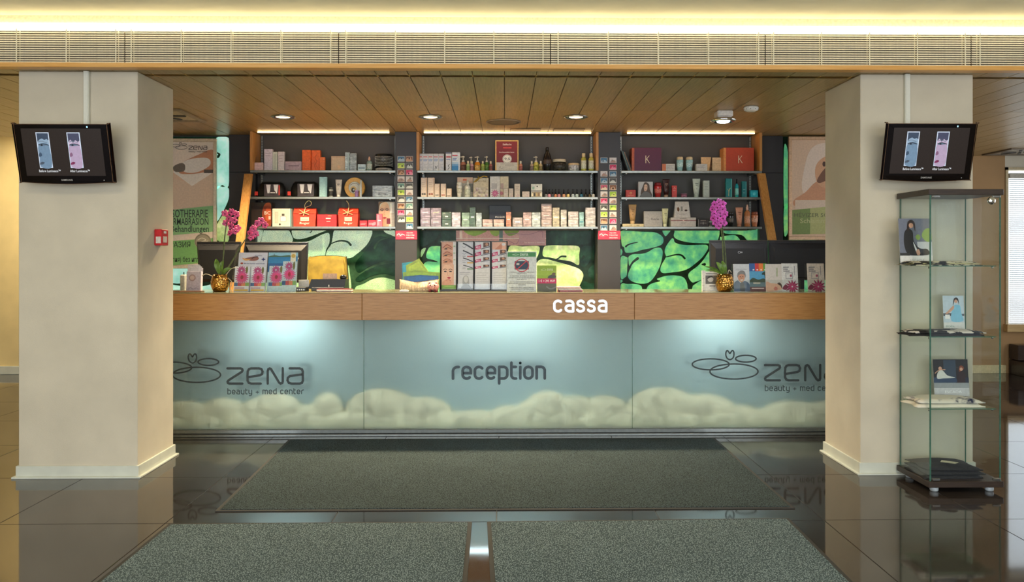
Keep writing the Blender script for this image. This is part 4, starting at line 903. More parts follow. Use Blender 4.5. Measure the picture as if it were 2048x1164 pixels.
film(1010, 1062, 798, 'slim orange wrapped box beside navy box', '#c08060'); film(1078, 1182, 857, 'low pale grey wrapped box with white label', '#a89c9a', extra=[('r', .25, .48, .75, .6, '#efeaea')])
film(1188, 1275, 803, 'rosy grey wrapped box right of low grey box', '#a88f8c'); film(1280, 1370, 803, 'silver blue wrapped box left of stack of three', '#aab4b6')
film(1380, 1488, 711, 'rosy grey wrapped box on top of stack of three', '#a8958f', 791); film(1380, 1488, 793, 'rosy grey wrapped box in middle of stack of three', '#a18e8a', 875); film(1380, 1488, 877, 'rosy grey wrapped box at bottom of stack of three', '#a59490')
film(1497, 1570, 752, 'tall olive beige wrapped box on lowest middle shelf', '#a39a80'); film(1583, 1645, 775, 'slim tall pearl grey wrapped box on lowest middle shelf', '#aaa6a0')
film(1662, 1768, 793, 'pearl wrapped box on top of pair near right end', '#b0a8a8', 875); film(1662, 1768, 877, 'pearl wrapped box under pair near right end', '#b2aeae')
film(1778, 1826, 800, 'slim teal wrapped box near right end of shelf', '#7fa8aa', extra=[('r', .1, .3, .9, .4, '#3e7a86')])
film(1843, 1948, 752, 'pale grey wrapped box on top of rightmost stack', '#b2acae', 850); film(1843, 1948, 852, 'pale grey wrapped box under rightmost stack', '#aca8a8')
# ---- right unit, top shelf
CURSHELF = ['R', 0, 363]
X, w_, h, zb = dims(326, 342, 118, 7.84)
for i, c in enumerate(('#2a2420', '#8a9a90', '#5f7a80', '#b08a70', '#3a3434')):
    t = thing('brochure_folder', ['black thin folder leaning on pilaster, outermost', 'grey green thin folder leaning, second', 'blue grey thin folder leaning, third', 'tan thin folder leaning, fourth', 'dark thin folder leaning, nearest the purple box'][i], 'folder', (X+.095+.012*i-.036, 7.82, zb), (0, -.33-.01*i, 0), 'folders leaning beside the purple box')
    g = G(); g.box(-.003, .003, 0, .15, 0.002, h*.98-.006*i, M(c, .5), .0008); g.build('cover', t)
    g = G(); g.box(-.0022, .0022, .001, .148, .004, h*.98-.006*i+.001, M('#d8d2c6', .7)); g.build('pages', t)
def kbox(x0, x1, yt, label, col, side, tx):
    X, w_, h, zb = dims(x0, x1, yt, 7.79); d = .14; t = thing('gift_box', label, 'box', (X, 7.79+d/2, zb))
    g = G(); g.box(-w_/2, w_/2, -d/2, d/2, 0, h, M(col, .5, var=.03), .002); g.build('carton', t)
    g = G(); g.box(-w_/2-.001, -w_/2+.024, -d/2-.0006, d/2, .001, h-.002, M(side, .5), .001); g.build('side_band', t)
    xm = -w_/2+w_*tx
    art(t, 'letter_print', xm-.03, h*.36, .06, h*.3, -d/2-.0002, [('l', [(.22, 0), (.22, 1)], .09, '#e8d9b8'), ('l', [(.75, 1), (.25, .45)], .07, '#e8d9b8'), ('l', [(.38, .55), (.8, 0)], .08, '#e8d9b8')])
kbox(440, 750, 113, 'large purple gift box marked with letter K', '#5a2440', '#b0583a', .53); kbox(1403, 1723, 110, 'large orange red gift box marked with letter K', '#b8452c', '#d99050', .55)
carton(757, 892, 282, 'small white box with orange side beside purple box', '#c9c4bc', lines('#8f8a82', 3, .25, .9, .4, .75, .03)+[('r', 0, 0, .3, 1, '#d0744a')])
bottle(915, 988, 205, 'pale blue shampoo bottle with beige cap, left of two', '#9cc2c4', '#d6c09a', '#b8d4d2', kind='shampoo', group='pale blue shampoo bottles'); bottle(1013, 1090, 205, 'pale blue shampoo bottle with beige cap, right of two', '#9cc2c4', '#d6c09a', '#b8d4d2', kind='shampoo', group='pale blue shampoo bottles')
carton(1117, 1232, 283, 'low white box before the beige folded card', '#cbc6be', lines('#8f8a82', 3, .1, .8, .5, .8, .03), Y=7.785, d=.06)
X, w_, h, zb = dims(1170, 1300, 200, 7.86); t = thing('folded_card', 'beige tent card with photo side beside orange box', 'card', (X, 7.89, zb))
g = G(); g.add([(-w_*.5, -.03, 0), (w_*.1, -.03, 0), (w_*.32, -.01, h), (-w_*.5, -.01, h)], [(0, 1, 2, 3)], M('#dfb98a', .6)); g.build('front_leaf', t)
g = G(); g.add([(w_*.1, -.03, 0), (w_*.55, .03, 0), (w_*.34, -.005, h), (w_*.32, -.01, h)], [(0, 1, 2, 3)], M('#8a6a52', .6, var=.3, scale=40)); g.build('photo_leaf', t)
carton(1285, 1412, 205, 'plain cream card standing beside the orange box', '#e0c49c', lines('#d2b48a', 1), Y=7.88, d=.012, name='standing_card', cat='card')
# ---- right unit, second shelf
CURSHELF = ['R', 1, 635]
carton(378, 480, 555, 'red box with small gold emblem at left end', '#b8372c', [('o', .5, .6, .1, .12, .05, '#d8a860'), ('r', .2, .25, .8, .3, '#d8806a')])
carton(508, 660, 468, 'photo box showing a woman with long brown hair', '#c2c0bc', [('r', 0, 0, 1, 1, '#b6b4b2'), ('s', [(.2, .05), (.18, .4), (.32, .75), (.42, .95), (.6, .95), (.75, .8), (.8, .5), (.95, .1), (.6, .0)], '#4a372a'), ('s', [(.4, .45), (.4, .75), (.52, .84), (.62, .75), (.6, .5), (.5, .42)], '#d0ab92'), ('e', .45, .68, .035, .018, '#33261e'), ('e', .56, .68, .035, .018, '#33261e'), ('s', [(.45, .53), (.5, .55), (.56, .53), (.5, .505)], '#a85a50'), ('s', [(.1, .0), (.3, .3), (.5, .38), (.75, .3), (.9, 0)], '#5c5c5a')], d=.05)
bottle(680, 760, 475, 'red shampoo bottle with dark red cap', '#b02a2c', '#7e1f20', '#c96a5c', kind='shampoo'); tube(768, 843, 437, 'dark maroon squeeze tube between red bottle and red box', '#3a1a18', '#b08a70', '#b08a70')
carton(862, 913, 508, 'slim red box beside maroon tube', '#c23a34', lines('#e8a898', 2, .2, .8, .6, .75, .02)+[('e', .5, .85, .12, .03, '#e0a070')])
jar(960, 1028, 590, 'small flat mauve jar standing alone', '#7a4a5e', '#946a7c', '#8a5a6e')
tube(1083, 1165, 432, 'white green squeeze tube standing on its cap', '#c2cabc', '#b4beb0', '#5a645a'); carton(1190, 1255, 455, 'slim grey green box beside white green tube', '#b2bab0', lines('#7d887e', 3, .2, .8, .5, .8, .02))
carton(1427, 1492, 433, 'tall teal box with gold tree ornament', '#1f7f80', [('c', [(.45, .1), (.5, .35), (.7, .5)], .03, '#c9c08a'), ('c', [(.5, .3), (.3, .45)], .02, '#c9c08a'), ('r', .84, .03, .97, .97, '#5ab0ac')])
bottle(1528, 1565, 435, 'slim teal bottle with black spray cap', '#2aa0a4', '#1c1a18', '#7cc4bc', kind='spray'); carton(1597, 1645, 462, 'slim teal box right of teal bottle', '#1d7478', [('r', .8, .03, .97, .97, '#4f9c9c')]+lines('#a0c8c0', 2, .2, .7, .3, .5, .02)); carton(1685, 1763, 555, 'small turquoise cube box at right end', '#23a8b4', [('e', .5, .5, .2, .2, '#5cc8cc'), ('r', 0, .85, 1, 1, '#148a98')])
# ---- right unit, third shelf
CURSHELF = ['R', 2, 948]
carton(342, 565, 917, 'flat long beige box under the bronze tube', '#bdb08c', [('t', 'ELIXIR ULTIME', .2, .25, .8, .7, '#8f8260')], d=.12)
tube(410, 493, 710, 'bronze squeeze tube standing on the flat beige box', '#b08a5c', '#c8a878', '#6a4e2e', yb=914, Y=7.82)
carton(567, 762, 783, 'grey square book with dark lettering', '#a8a4a0', [('t', 'Keune', .4, .44, .8, .58, '#3c3a3c')], Y=7.84, d=.03, name='book', cat='book'); tube(762, 828, 752, 'pale green squeeze tube beside grey book', '#c9caa0', '#d8d8b4', '#8a8c6a')
carton(850, 1113, 850, 'wide white box with red ribbon line', '#bdb4ac', [('r', 0, .66, 1, .73, '#7e2630'), ('e', .5, .7, .03, .08, '#d8b0a8'), ('r', .35, .88, .62, .93, '#6c645e')]+lines('#8a827a', 3, .4, .6, .2, .48, .025), d=.12)
X, w_, h, zb = dims(885, 1057, 678, 7.82, 848); t = thing('gift_pack', 'white tapered pack with three product pictures on wide white box', 'box', (X, 7.86, zb))
g = G(); g.add([(-w_/2, -.035, 0), (w_/2, -.035, 0), (w_/2, .035, 0), (-w_/2, .035, 0), (-w_*.4, -.006, h), (w_*.42, -.006, h), (w_*.42, .006, h), (-w_*.4, .006, h)], [(0, 1, 2, 3), (4, 5, 6, 7), (0, 1, 5, 4), (1, 2, 6, 5), (2, 3, 7, 6), (3, 0, 4, 7)], M('#cfc8c0', .5)); g.build('pack_body', t)
a = art(t, 'product_pictures', -w_/2, 0, w_, h, 0, [('e', .27, .52, .07, .14, '#6a4424'), ('r', .43, .4, .54, .7, '#8f8c84'), ('e', .74, .45, .09, .06, '#4a3a32'), ('r', .25, .22, .8, .24, '#a09890'), ('r', .3, .16, .7, .18, '#a09890')]); a.rotation_euler = (-math.atan(.029/h), 0, 0); a.location = (0, -.0358, 0)
carton(1133, 1245, 868, 'dark brown box with pale emblem beside the orchid', '#2c2423', [('l', [(.2, .5), (.8, .5)], .03, '#d0c8c0'), ('l', [(.5, .35), (.5, .62)], .04, '#d0c8c0'), ('r', .25, .8, .75, .86, '#8a8078'), ('r', .0, .0, .05, 1, '#8f8a86')])
bottle(1250, 1286, 870, 'small silver bottle behind the orchid blossoms', '#9fa09e', '#55524e', '#3a3836', kind='straight')
bottle(1450, 1520, 790, 'black shampoo bottle right of the orchid', '#1c1a1a', '#2a2725', '#5a5650', kind='shampoo')
tube(1537, 1615, 740, 'peach squeeze tube beside black bottle', '#cf9478', '#b87a5c', '#8f5a44')
bottle(1630, 1690, 712, 'bronze spray bottle with white nozzle', '#b8784e', '#e0b8a4', '#c89070', kind='spray'); bottle(1703, 1775, 787, 'coppery shampoo bottle at right end of shelf', '#b87452', '#8a4a34', '#d09a7e', kind='shampoo')
# ---- cards on the pilasters
CARDC = {'b': ('#3f6f92', '#9fb8c8', 'blue'), 'n': ('#7a5238', '#c09878', 'brown'), 'g': ('#8fb83a', '#c8d86a', 'lime green'), 'k': ('#4a4f4c', '#c2c8c4', 'grey'), 'p': ('#c02a5e', '#e88aa8', 'pink'), 'w': ('#cfcac8', '#a88a7c', 'white'), 't': ('#5f8a80', '#b4ccc0', 'sea green'), 'r': ('#b8506a', '#d8c8b0', 'rose')}
ORD = ['first', 'second', 'third', 'fourth', 'fifth', 'sixth', 'seventh', 'eighth', 'ninth', 'tenth', 'eleventh']
def card(px0, px1, py0, py1, code, lab):
    Y = 7.757; (x0, z1), (x1, z0) = W(px0, py0, Y), W(px1, py1, Y); w_, h = x1-x0, z1-z0; a, b_, nm = CARDC[code]
    t = thing('postcard', nm+lab, 'card', ((x0+x1)/2, Y, z0), group='small cards on the dark pilasters')
    g = G(); g.box(-w_/2, w_/2, 0, .0025, 0, h, M('#d6d6d2', .5), .0005); g.build('card_stock', t)
    q = random.uniform
    sh = [('r', .04, .05, .96, .95, a), ('s', [(q(.05, .2), .08), (q(.2, .4), q(.4, .6)), (q(.5, .7), q(.5, .8)), (q(.8, .95), q(.2, .5)), (.9, .08)], b_), ('e', q(.3, .7), q(.3, .7), q(.08, .16), q(.08, .2), shade(a, .6))]
    art(t, 'card_picture', -w_/2, 0, w_, h, 0, sh)
colA = [('bn'), ('gk'), ('np'), ('ww'), ('tk'), ('gw'), ('kb'), ('nt'), ('pw'), ('kg'), (' b')]
for i, row in enumerate(colA):
    for j in (0, 1):
        if row[j] == ' ': continue
        xx = (795, 811.5)[j]+(.6 if i > 8 else 0); card(xx, xx+14.2, 312.3+13.45*i, 323.3+13.45*i, row[j], ' picture card, %s row, %s column on left pilaster' % (ORD[i], ('left', 'right')[j]))
colB = ['bw', ' p', 'wb', 'bk', 'rn', 'wg', 'pw', 'kg', 'gw', 'np', 'bw']
for i, row in enumerate(colB):
    for j in (0, 1):
        if row[j] == ' ': continue
        xx = (1201, 1219)[j]; y0 = 315.3+13.5*i; card(xx, xx+14, y0, y0+10.8, row[j], ' picture card, %s row, %s column on right pilaster' % (ORD[i], ('left', 'right')[j]))
for px0, px1, lab in ((791.5, 834, 'red sign plate below the cards on left pilaster'), (1196.5, 1241, 'red sign plate below the cards on right pilaster')):
    Y = 7.754; (x0, z1), (x1, z0) = W(px0, 461.5, Y), W(px1, 479, Y); w_, h = x1-x0, z1-z0
    t = thing('sign_plate', lab, 'sign', ((x0+x1)/2, Y, z0))
    g = G(); g.box(-w_/2, w_/2, 0, .005, 0, h, M('#c42a44', .35), .001); g.build('plate', t)
    art(t, 'sign_print', -w_/2, 0, w_, h, 0, [('e', .2, .55, .16, .3, '#d84a60'), ('c', [(.06, .5), (.15, .65), (.22, .45), (.3, .6), (.42, .5)], .08, '#f0c8cc'), ('t', 'Ajándék', .5, .66, .82, .84, '#f4dadc'), ('t', 'képeslap', .5, .4, .88, .6, '#f4dadc'), ('t', 'INGYEN', .5, .12, .86, .28, '#f4dadc')])
# ---------------------------------------------------------------- posters
def pxf(px0, py0, px1, py1):     # pixel of the photograph -> fraction of a rectangle
    return lambda x, y: ((x-px0)/(px1-px0), (py1-y)/(py1-py0))
def poster(px0, py0, px1, py1, Y, label, fw, shapes, frame_col, sheet):
    (x0, z1), (x1, z0) = W(px0, py0, Y), W(px1, py1, Y); w_, h = x1-x0, z1-z0; cx = (x0+x1)/2
    t = thing('framed_poster', label, 'poster', (cx, Y, z0)); m = M(frame_col, .3, .5)
    for a in ((-w_/2, w_/2, 0, fw), (-w_/2, w_/2, h-fw, h), (-w_/2, -w_/2+fw, fw, h-fw), (w_/2-fw, w_/2, fw, h-fw)):
        g = G(); g.box(a[0], a[1], -.012, .02, a[2], a[3], m, .003); g.build('frame_bar', t)
    g = G(); g.box(-w_/2+fw, w_/2-fw, 0, .012, fw, h-fw, M(sheet, .5)); g.build('sheet', t)
    art(t, 'artwork', -w_/2, 0, w_, h, -.0002, shapes)
    return t, cx, z0
f = pxf(255, 277, 433, 537); Pp = lambda *p: [f(*q) for q in p]; R = lambda x0, y0, x1, y1, c: ('r', *f(x0, y1), *f(x1, y0), c); T_ = lambda s, x0, y0, x1, y1, c: ('t', s, *f(x0, y1), *f(x1, y0), c)
t, cx, z0 = poster(255, 277, 433, 537, 7.92, 'framed poster with hand, device and green text bands behind left pillar', .03, [
 R(262, 284, 426, 530, '#e4d6c8'),
 ('s', Pp((262, 330), (330, 335), (352, 340), (370, 350), (425, 330), (426, 415), (262, 420)), '#dcbfa6'), ('s', Pp((262, 380), (340, 360), (380, 362), (426, 345), (426, 412), (262, 420)), '#dac4ae'),
 ('p', Pp((346, 344), (352, 338), (383, 366), (410, 340), (426, 338), (426, 345), (384, 372)), '#eae4dc'), ('s', Pp((346, 338), (370, 330), (400, 335), (420, 330), (384, 366)), '#e6e0d8'),
 ('s', Pp((358, 345), (366, 325), (395, 310), (427, 300), (427, 340), (405, 345), (380, 348)), '#c08a6a'),
 ('s', Pp((362, 330), (380, 318), (415, 316), (420, 330), (395, 344), (370, 344)), '#e0dcd6'), ('s', Pp((347, 333), (362, 326), (370, 330), (368, 342), (350, 343)), '#6f665c'), ('r', *f(408, 346), *f(427, 339), '#55504c'),
 ('p', Pp((262, 428), (427, 411), (427, 463), (262, 478)), '#86bc84'), ('p', Pp((262, 440), (427, 424), (427, 463), (262, 478)), '#90c488'),
 T_('MESOTHERAPIE', 328, 419, 416, 435, '#333d3a'), T_('MIKRODERMABRASION', 297, 436, 417, 450, '#333d3a'), T_('Behandlungen', 342, 451, 418, 468, '#333d3a'),
 ('p', Pp((262, 488), (427, 476), (427, 524), (262, 538)), '#7cb56c'), T_('ДЕРМАБРАЗИЯ', 285, 483, 381, 497, '#2e3a30'), T_('(мезотерапия) без игл', 300, 513, 397, 527, '#20281f'),
 ('e', *f(406, 483), .095, .062, '#a09a86'), ('o', *f(406, 483), .085, .055, .006, '#7d7866'), ('c', Pp((396, 480), (404, 476), (412, 480), (402, 484), (416, 482)), .006, '#d6d2c2')], '#d8c8ac', '#d8c4b2')
g = G(); lk = UN*.62; TT = lambda a, b_: (W(339.5+a*UN*.2415, 283+b_*UN*.24, 7.92)[0]-cx, W(340, 280+b_*UN*.24, 7.92)[1]-z0)
zena_logo(g, TT, UN*.2415*7.92/FPX, -.0062, None, M('#4a4038', .5), thick=1.1); g.build('poster_logo', t)
f = pxf(1577, 273, 1745, 480)
t, cx, z0 = poster(1577, 273, 1745, 480, 7.92, 'framed spa poster with reclining figure beside the right pillar', .034, [
 R(1583, 279, 1740, 474, '#dcbfa4'), ('s', Pp((1606, 385), (1610, 330), (1625, 295), (1660, 285), (1740, 290), (1740, 400), (1650, 400)), '#e6d4c4'),
 ('s', Pp((1588, 400), (1610, 385), (1640, 360), (1700, 360), (1740, 380), (1740, 410), (1620, 408), (1590, 412)), '#d09a78'), ('s', Pp((1630, 340), (1642, 318), (1670, 310), (1700, 340), (1690, 380), (1640, 372)), '#d8a884'), ('s', Pp((1634, 360), (1645, 342), (1660, 330), (1670, 350), (1650, 362), (1638, 366)), '#7f5a48'), ('e', *f(1648, 328), .02, .025, '#5a4034'),
 R(1590, 400, 1740, 418, '#dcc8b4'), ('p', Pp((1584, 420), (1740, 405), (1740, 466), (1584, 469)), '#b4b87c'), ('p', Pp((1584, 420), (1620, 417), (1620, 468), (1584, 469)), '#7f9458'),
 T_('HÉVIZER SCHLAMM', 1588, 424, 1700, 434, '#6a6e50'), T_('Schlammwickel', 1600, 437, 1690, 446, '#c2c48e')], '#dcb896', '#caa88c')
# pink banner hung inside the middle glass
(x0, z1), (x1, z0) = W(912, 459, 8.02), W(1092, 491, 8.02); w_, h = x1-x0, z1-z0
t = thing('banner', 'pink banner with green plants behind the brochure rack', 'banner', ((x0+x1)/2, 8.02, z0))
g = G(); g.box(-w_/2, w_/2, 0, .006, 0, h, M('#c09a98', .35), .001); g.build('banner_sheet', t)
art(t, 'banner_print', -w_/2, 0, w_, h, 0, [('s', [(.1, .98), (.12, .75), (.2, .6), (.28, .72), (.34, .98)], '#7fa850'), ('s', [(.38, .98), (.4, .68), (.46, .6), (.5, .98)], '#8ab058'), ('s', [(.54, .98), (.58, .62), (.66, .7), (.7, .98)], '#7ba04c'), ('r', .48, .2, .52, 1, '#5f7f80'), ('r', 0, .42, 1, .47, '#dcd6d2'), ('r', .04, .4, .07, 1, '#e6dcd6'), ('r', .7, .02, .99, .98, '#b898a4'), ('c', [(.52, .7), (.65, .75), (.8, .68), (.95, .9), (.96, .5)], .03, '#8f7088'), ('c', [(.55, .4), (.66, .1), (.7, .35)], .03, '#946f88'), ('t', 'find inspiration to follow Party', .76, .12, .99, .22, '#f0e6ea')])

# ---------------------------------------------------------------- televisions on the pillars
def tv(cpx, cpy, wpx, side, label, label_mount):
    Y = 5.055; X, Z = W(cpx, cpy, Y); w_ = wpx*Y/FPX; h = w_*.645; tilt = .235
    t = thing('television', label, 'television', (X, Y, Z), (tilt, 0, 0))
    pts = catmull([(-w_/2, h/2-.006), (-w_/2+.006, h/2), (0, h/2+.0), (w_/2-.006, h/2), (w_/2, h/2-.006), (w_/2, 0), (w_/2, -h/2+.016), (w_/2-.01, -h/2+.006), (0, -h/2-.006), (-w_/2+.01, -h/2+.006), (-w_/2, -h/2+.016), (-w_/2, 0)], 4)
    g = G(); g.prism(pts, -.006, .012, M('#2a1a14', .12)); g.prism([(x*.985, z*.975) for x, z in pts], -.012, -.006, BLACKGLOSS); g.prism([(x*.8, z*.75) for x, z in pts], .012, .05, BLACK); g.build('housing', t)
    g = G(); g.stroke([(x*.997, z*.997) for x, z in pts], .0022, -.0125, -.004, M('#8a6a50', .25, .6), True); g.build('rim', t)
    sw, sh = w_*.86, h*.80; z0 = -h*.372
    g = G(); g.box(-sw/2, sw/2, -.0128, -.0118, z0, z0+sh, M('#2a2320', .25, emit=.35, var=.1, scale=300)); s = g.build('screen', t)
    face = lambda ox, a, hair, lip: [('r', ox, .17, ox+.165, .92, '#c4d0e4'), ('r', ox+.012, .185, ox+.153, .9, a[0]),
        ('s', [(ox+.02, .19), (ox+.15, .19), (ox+.152, .6), (ox+.1, .7), (ox+.015, .62), (ox+.012, .4)], a[1]), ('p', [(ox+.012, .9), (ox+.153, .9), (ox+.153, .75), (ox+.13, .72 if lip else .78), (ox+.1, .76), (ox+.07, .7 if lip else .79), (ox+.04, .77), (ox+.012, .72)], hair),
        ('s', [(ox+.025, .652), (ox+.06, .675), (ox+.11, .66), (ox+.14, .65), (ox+.08, .637), (ox+.035, .635)], '#5f7288'), ('c', [(ox+.022, .655), (ox+.06, .68), (ox+.11, .668), (ox+.145, .65)], .014, '#20242e'), ('e', ox+.06, .652, .014, .016, '#14161c'),
        ('c', [(ox+.02, .72), (ox+.07, .735), (ox+.13, .70)], .012, '#6f7a8c'), ('s', [(ox+.012, .46), (ox+.035, .5), (ox+.05, .44), (ox+.03, .41), (ox+.012, .41)], a[2]), ('s', [(ox+.012, .27), (ox+.04, .30), (ox+.07, .285), (ox+.05, .25), (ox+.012, .24)], lip or '#4a5464')]
    art(s, 'screen_picture', -sw/2, z0, sw, sh, -.0129, face(.18, ('#8ea6be', '#6f89a4', '#3c5068'), '#3a475c', None)+face(.57, ('#c2b2cc', '#b09cba', '#85607f'), '#454860', '#7a2f55')+[('t', 'Before Luminesce™', .17, .08, .44, .135, '#e8ecf4'), ('t', 'After Luminesce™', .56, .08, .81, .135, '#e8ecf4')], .3, .28)
    art(t, 'maker_name', -.035, -h*.458, .07, .011, -.0125, [('t', 'SAMSUNG', 0, 0, 1, 1, '#c8c4c0')], label='small white maker name')
    art(t, 'indicator_light', w_*.28, h*.44, .008, .01, -.0125, [('r', 0, 0, 1, 1, '#9fd4f0')], emit=1.)
    art(t, 'power_light', w_*.40, -h*.455, .006, .006, -.0125, [('e', .5, .5, .5, .5, '#c8c8c8')])
    g = G(); g.box(-.05, .05, .05, .10, -.05, .05, BLACK, .004); g.tube([(0, .09, 0), (0, .13, .03)], .015, BLACK); g.build('wall_bracket', t)
tv(129.5, 307.5, 181, -1, 'black tilted television hung on the left pillar', ''); tv(1856.5, 304.5, 178, 1, 'black tilted television hung on the right pillar', '')
for px, lab in ((172.5, 'white cable conduit running up the left pillar'), (1815, 'white cable conduit running up the right pillar')):
    X, zt = W(px, 300, 5.20); t = thing('cable_conduit', lab, 'conduit', (X, 5.21, zt-.05))
    g = G(); g.box(-.0175, .0175, -.016, .0095, 0, CZ-.003-(zt-.05), M('#d9d9cc', .6, var=.01), .003); g.build('trunking', t)
    g = G(); g.box(-.013, .013, -.0185, -.016, .001, CZ-.004-(zt-.05), M('#e0e0d4', .6, var=.01)); g.build('cover_strip', t)
# fire alarm call point on the inner face of the left pillar
Xp = PLX; yA = 5.52; _, zz = W(321, 475, yA)
t = thing('fire_call_point', 'red fire alarm box on inner side of left pillar', 'alarm', (Xp, yA, zz-.055))
g = G(); g.box(0.0005, .05, -.055, .055, 0, .11, M('#c8242c', .35), .004); g.build('housing', t)
g = G(); g.box(.0505, .052, -.03, .03, .02, .062, M('#d8cfc4', .4), .001); g.build('press_plate', t)
g = G(); g.box(.0505, .052, -.02, .02, .082, .098, M('#e8e4e0', .4), .0005); g.build('white_mark', t)
g = G(); g.box(.012, .046, -.0565, -.055, .015, .06, M('#dcd2c8', .4), .0005); g.build('front_label', t)

# ---------------------------------------------------------------- ceiling fittings
def downlight(px, py, label, warm, power):
    dx, dy, dz = ray(px, py); tt = (CZ-EYE)/dz; X, Y = dx*tt, dy*tt
    t = thing('downlight', label, 'lamp', (X, Y, CZ), group='recessed downlights')
    g = G(); g.lathe([(.10, -.002), (.105, -.006), (.085, -.014), (.065, -.008), (.062, .0)], STEEL, 28); g.build('trim_ring', t)
    g = G(); g.lathe([(0, -.004), (.058, -.006), (.06, -.002), (0, -.001)], emitter('lens_%d' % px, '#ffe2c0', 5.), 24); g.build('lens', t)
    d = bpy.data.lights.new('downlight_beam', 'SPOT'); d.energy = power; d.color = warm; d.spot_size = 2.3; d.spot_blend = .8; d.shadow_soft_size = .06
    o = bpy.data.objects.new('downlight_beam', d); COL.objects.link(o); o.parent = t; o.location = (0, 0, -.03)
for px, lab in ((566, 'recessed ceiling downlight above the left shelves'), (861, 'recessed ceiling downlight left of the ceiling speaker'), (1152, 'recessed ceiling downlight right of the ceiling speaker')):
    downlight(px, 233, lab, (1, .79, .49), 270)
def ceil_at(px, py): dx, dy, dz = ray(px, py); tt = (CZ-EYE)/dz; return dx*tt, dy*tt
X, Y = ceil_at(1007, 243); t = thing('ceiling_speaker', 'round grey loudspeaker grille in the wooden ceiling', 'speaker', (X, Y, CZ))
g = G(); g.lathe([(.155, -.001), (.157, -.006), (.145, -.012), (.14, -.008)], M('#8a7a66', .4), 32); g.build('rim', t)
g = G(); g.lathe([(.141, -.009), (.1, -.011), (0, -.013)], M('#6f6456', .6, var=.3, scale=900), 32); g.build('grille', t)
X, Y = ceil_at(1447, 222); t = thing('emergency_spotlight', 'white ceiling spotlight with bright lamp head near right shelves', 'lamp', (X, Y, CZ))
g = G(); g.box(-.065, .065, -.06, .06, -.055, -.001, M('#d6cfc6', .4), .01); g.build('housing', t)
g = G(); g.lathe([(.05, -.055), (.1, -.075), (.105, -.085), (.085, -.095), (.05, -.08)], CHROME, 28, (-.01, -.03, 0)); g.build('reflector_ring', t)
g = G(); g.ell((-.01, -.03, -.088), (.055, .055, .02), emitter('spot_glow', '#eef4ff', 9)); g.build('bulb', t)
d = bpy.data.lights.new('spot_beam', 'SPOT'); d.energy = 35; d.color = (.9, .95, 1); d.spot_size = 2.2; d.spot_blend = .8; d.shadow_soft_size = .05
o = bpy.data.objects.new('spot_beam', d); COL.objects.link(o); o.parent = t; o.location = (-.01, -.03, -.12)
X, Y = ceil_at(1502, 213); t = thing('smoke_detector', 'small white smoke detector beside the emergency spotlight', 'detector', (X, Y, CZ))
g = G(); g.lathe([(.05, -.001), (.06, -.012), (.055, -.03), (.03, -.042), (0, -.043)], M('#d9d6ce', .4), 24); g.build('body', t)
g = G(); 
for k in range(10): a = 2*PI*k/10; g.box(.05*math.cos(a)-.006, .05*math.cos(a)+.006, .05*math.sin(a)-.006, .05*math.sin(a)+.006, -.028, -.020, M('#4a4844', .5))
o = g.build('vent_slots', t); o['kind'] = 'stuff'
def vent(px, py, label, s, col):
    X, Y = ceil_at(px, py); t = thing('air_vent', label, 'vent', (X, Y, CZ))
    g = G()
    for a in ((-s, s, -s, -s+.05), (-s, s, s-.05, s), (-s, -s+.05, -s+.05, s-.05), (s-.05, s, -s+.05, s-.05)): g.box(*a, -.014, -.001, col, .002)
    g.build('frame', t)
    for k in range(6):
        a = 2*PI*k/6
        g = G(); g.box(.05, s*.75, -.014, .014, -.014, -.004, M('#4a4640', .5), .001); o = g.build('swirl_vane', t); o.rotation_euler = (0, 0, a)
    g = G(); g.box(-s+.05, s-.05, -s+.05, s-.05, -.003, -.001, M('#b8b0a0', .6)); g.build('face_plate', t)
vent(318, 230, 'square ceiling air vent half hidden by the left pillar', .30, M('#8f826c', .4)); vent(2040, 303, 'square ceiling air vent with swirl vanes in right corner', .28, M('#6a5f50', .4))
for x0, x1, lab in ((1021, 1079, 'small flush access hatch in ceiling by certificate'), (1105, 1165, 'small flush access hatch right of the other hatch')):
    (xa, ya), (xb, yb) = ceil_at(x0, 266), ceil_at(x1, 263.5); yb = ya-.28; t = thing('access_hatch', lab, 'hatch', ((xa+xb)/2, (ya+yb)/2, CZ)); hw = (xb-xa)/2; hd = .14
    g = G(); g.box(-hw, hw, -hd, hd, -.003, -.0005, CEILWOOD); g.build('hatch_panel', t)
    for a in ((-hw-.003, hw+.003, -hd-.003, -hd), (-hw-.003, hw+.003, hd, hd+.003), (-hw-.003, -hw, -hd, hd), (hw, hw+.003, -hd, hd)):
        g = G(); g.box(*a, -.0032, -.0004, M('#2a1c12', .7)); g.build('seam', t)
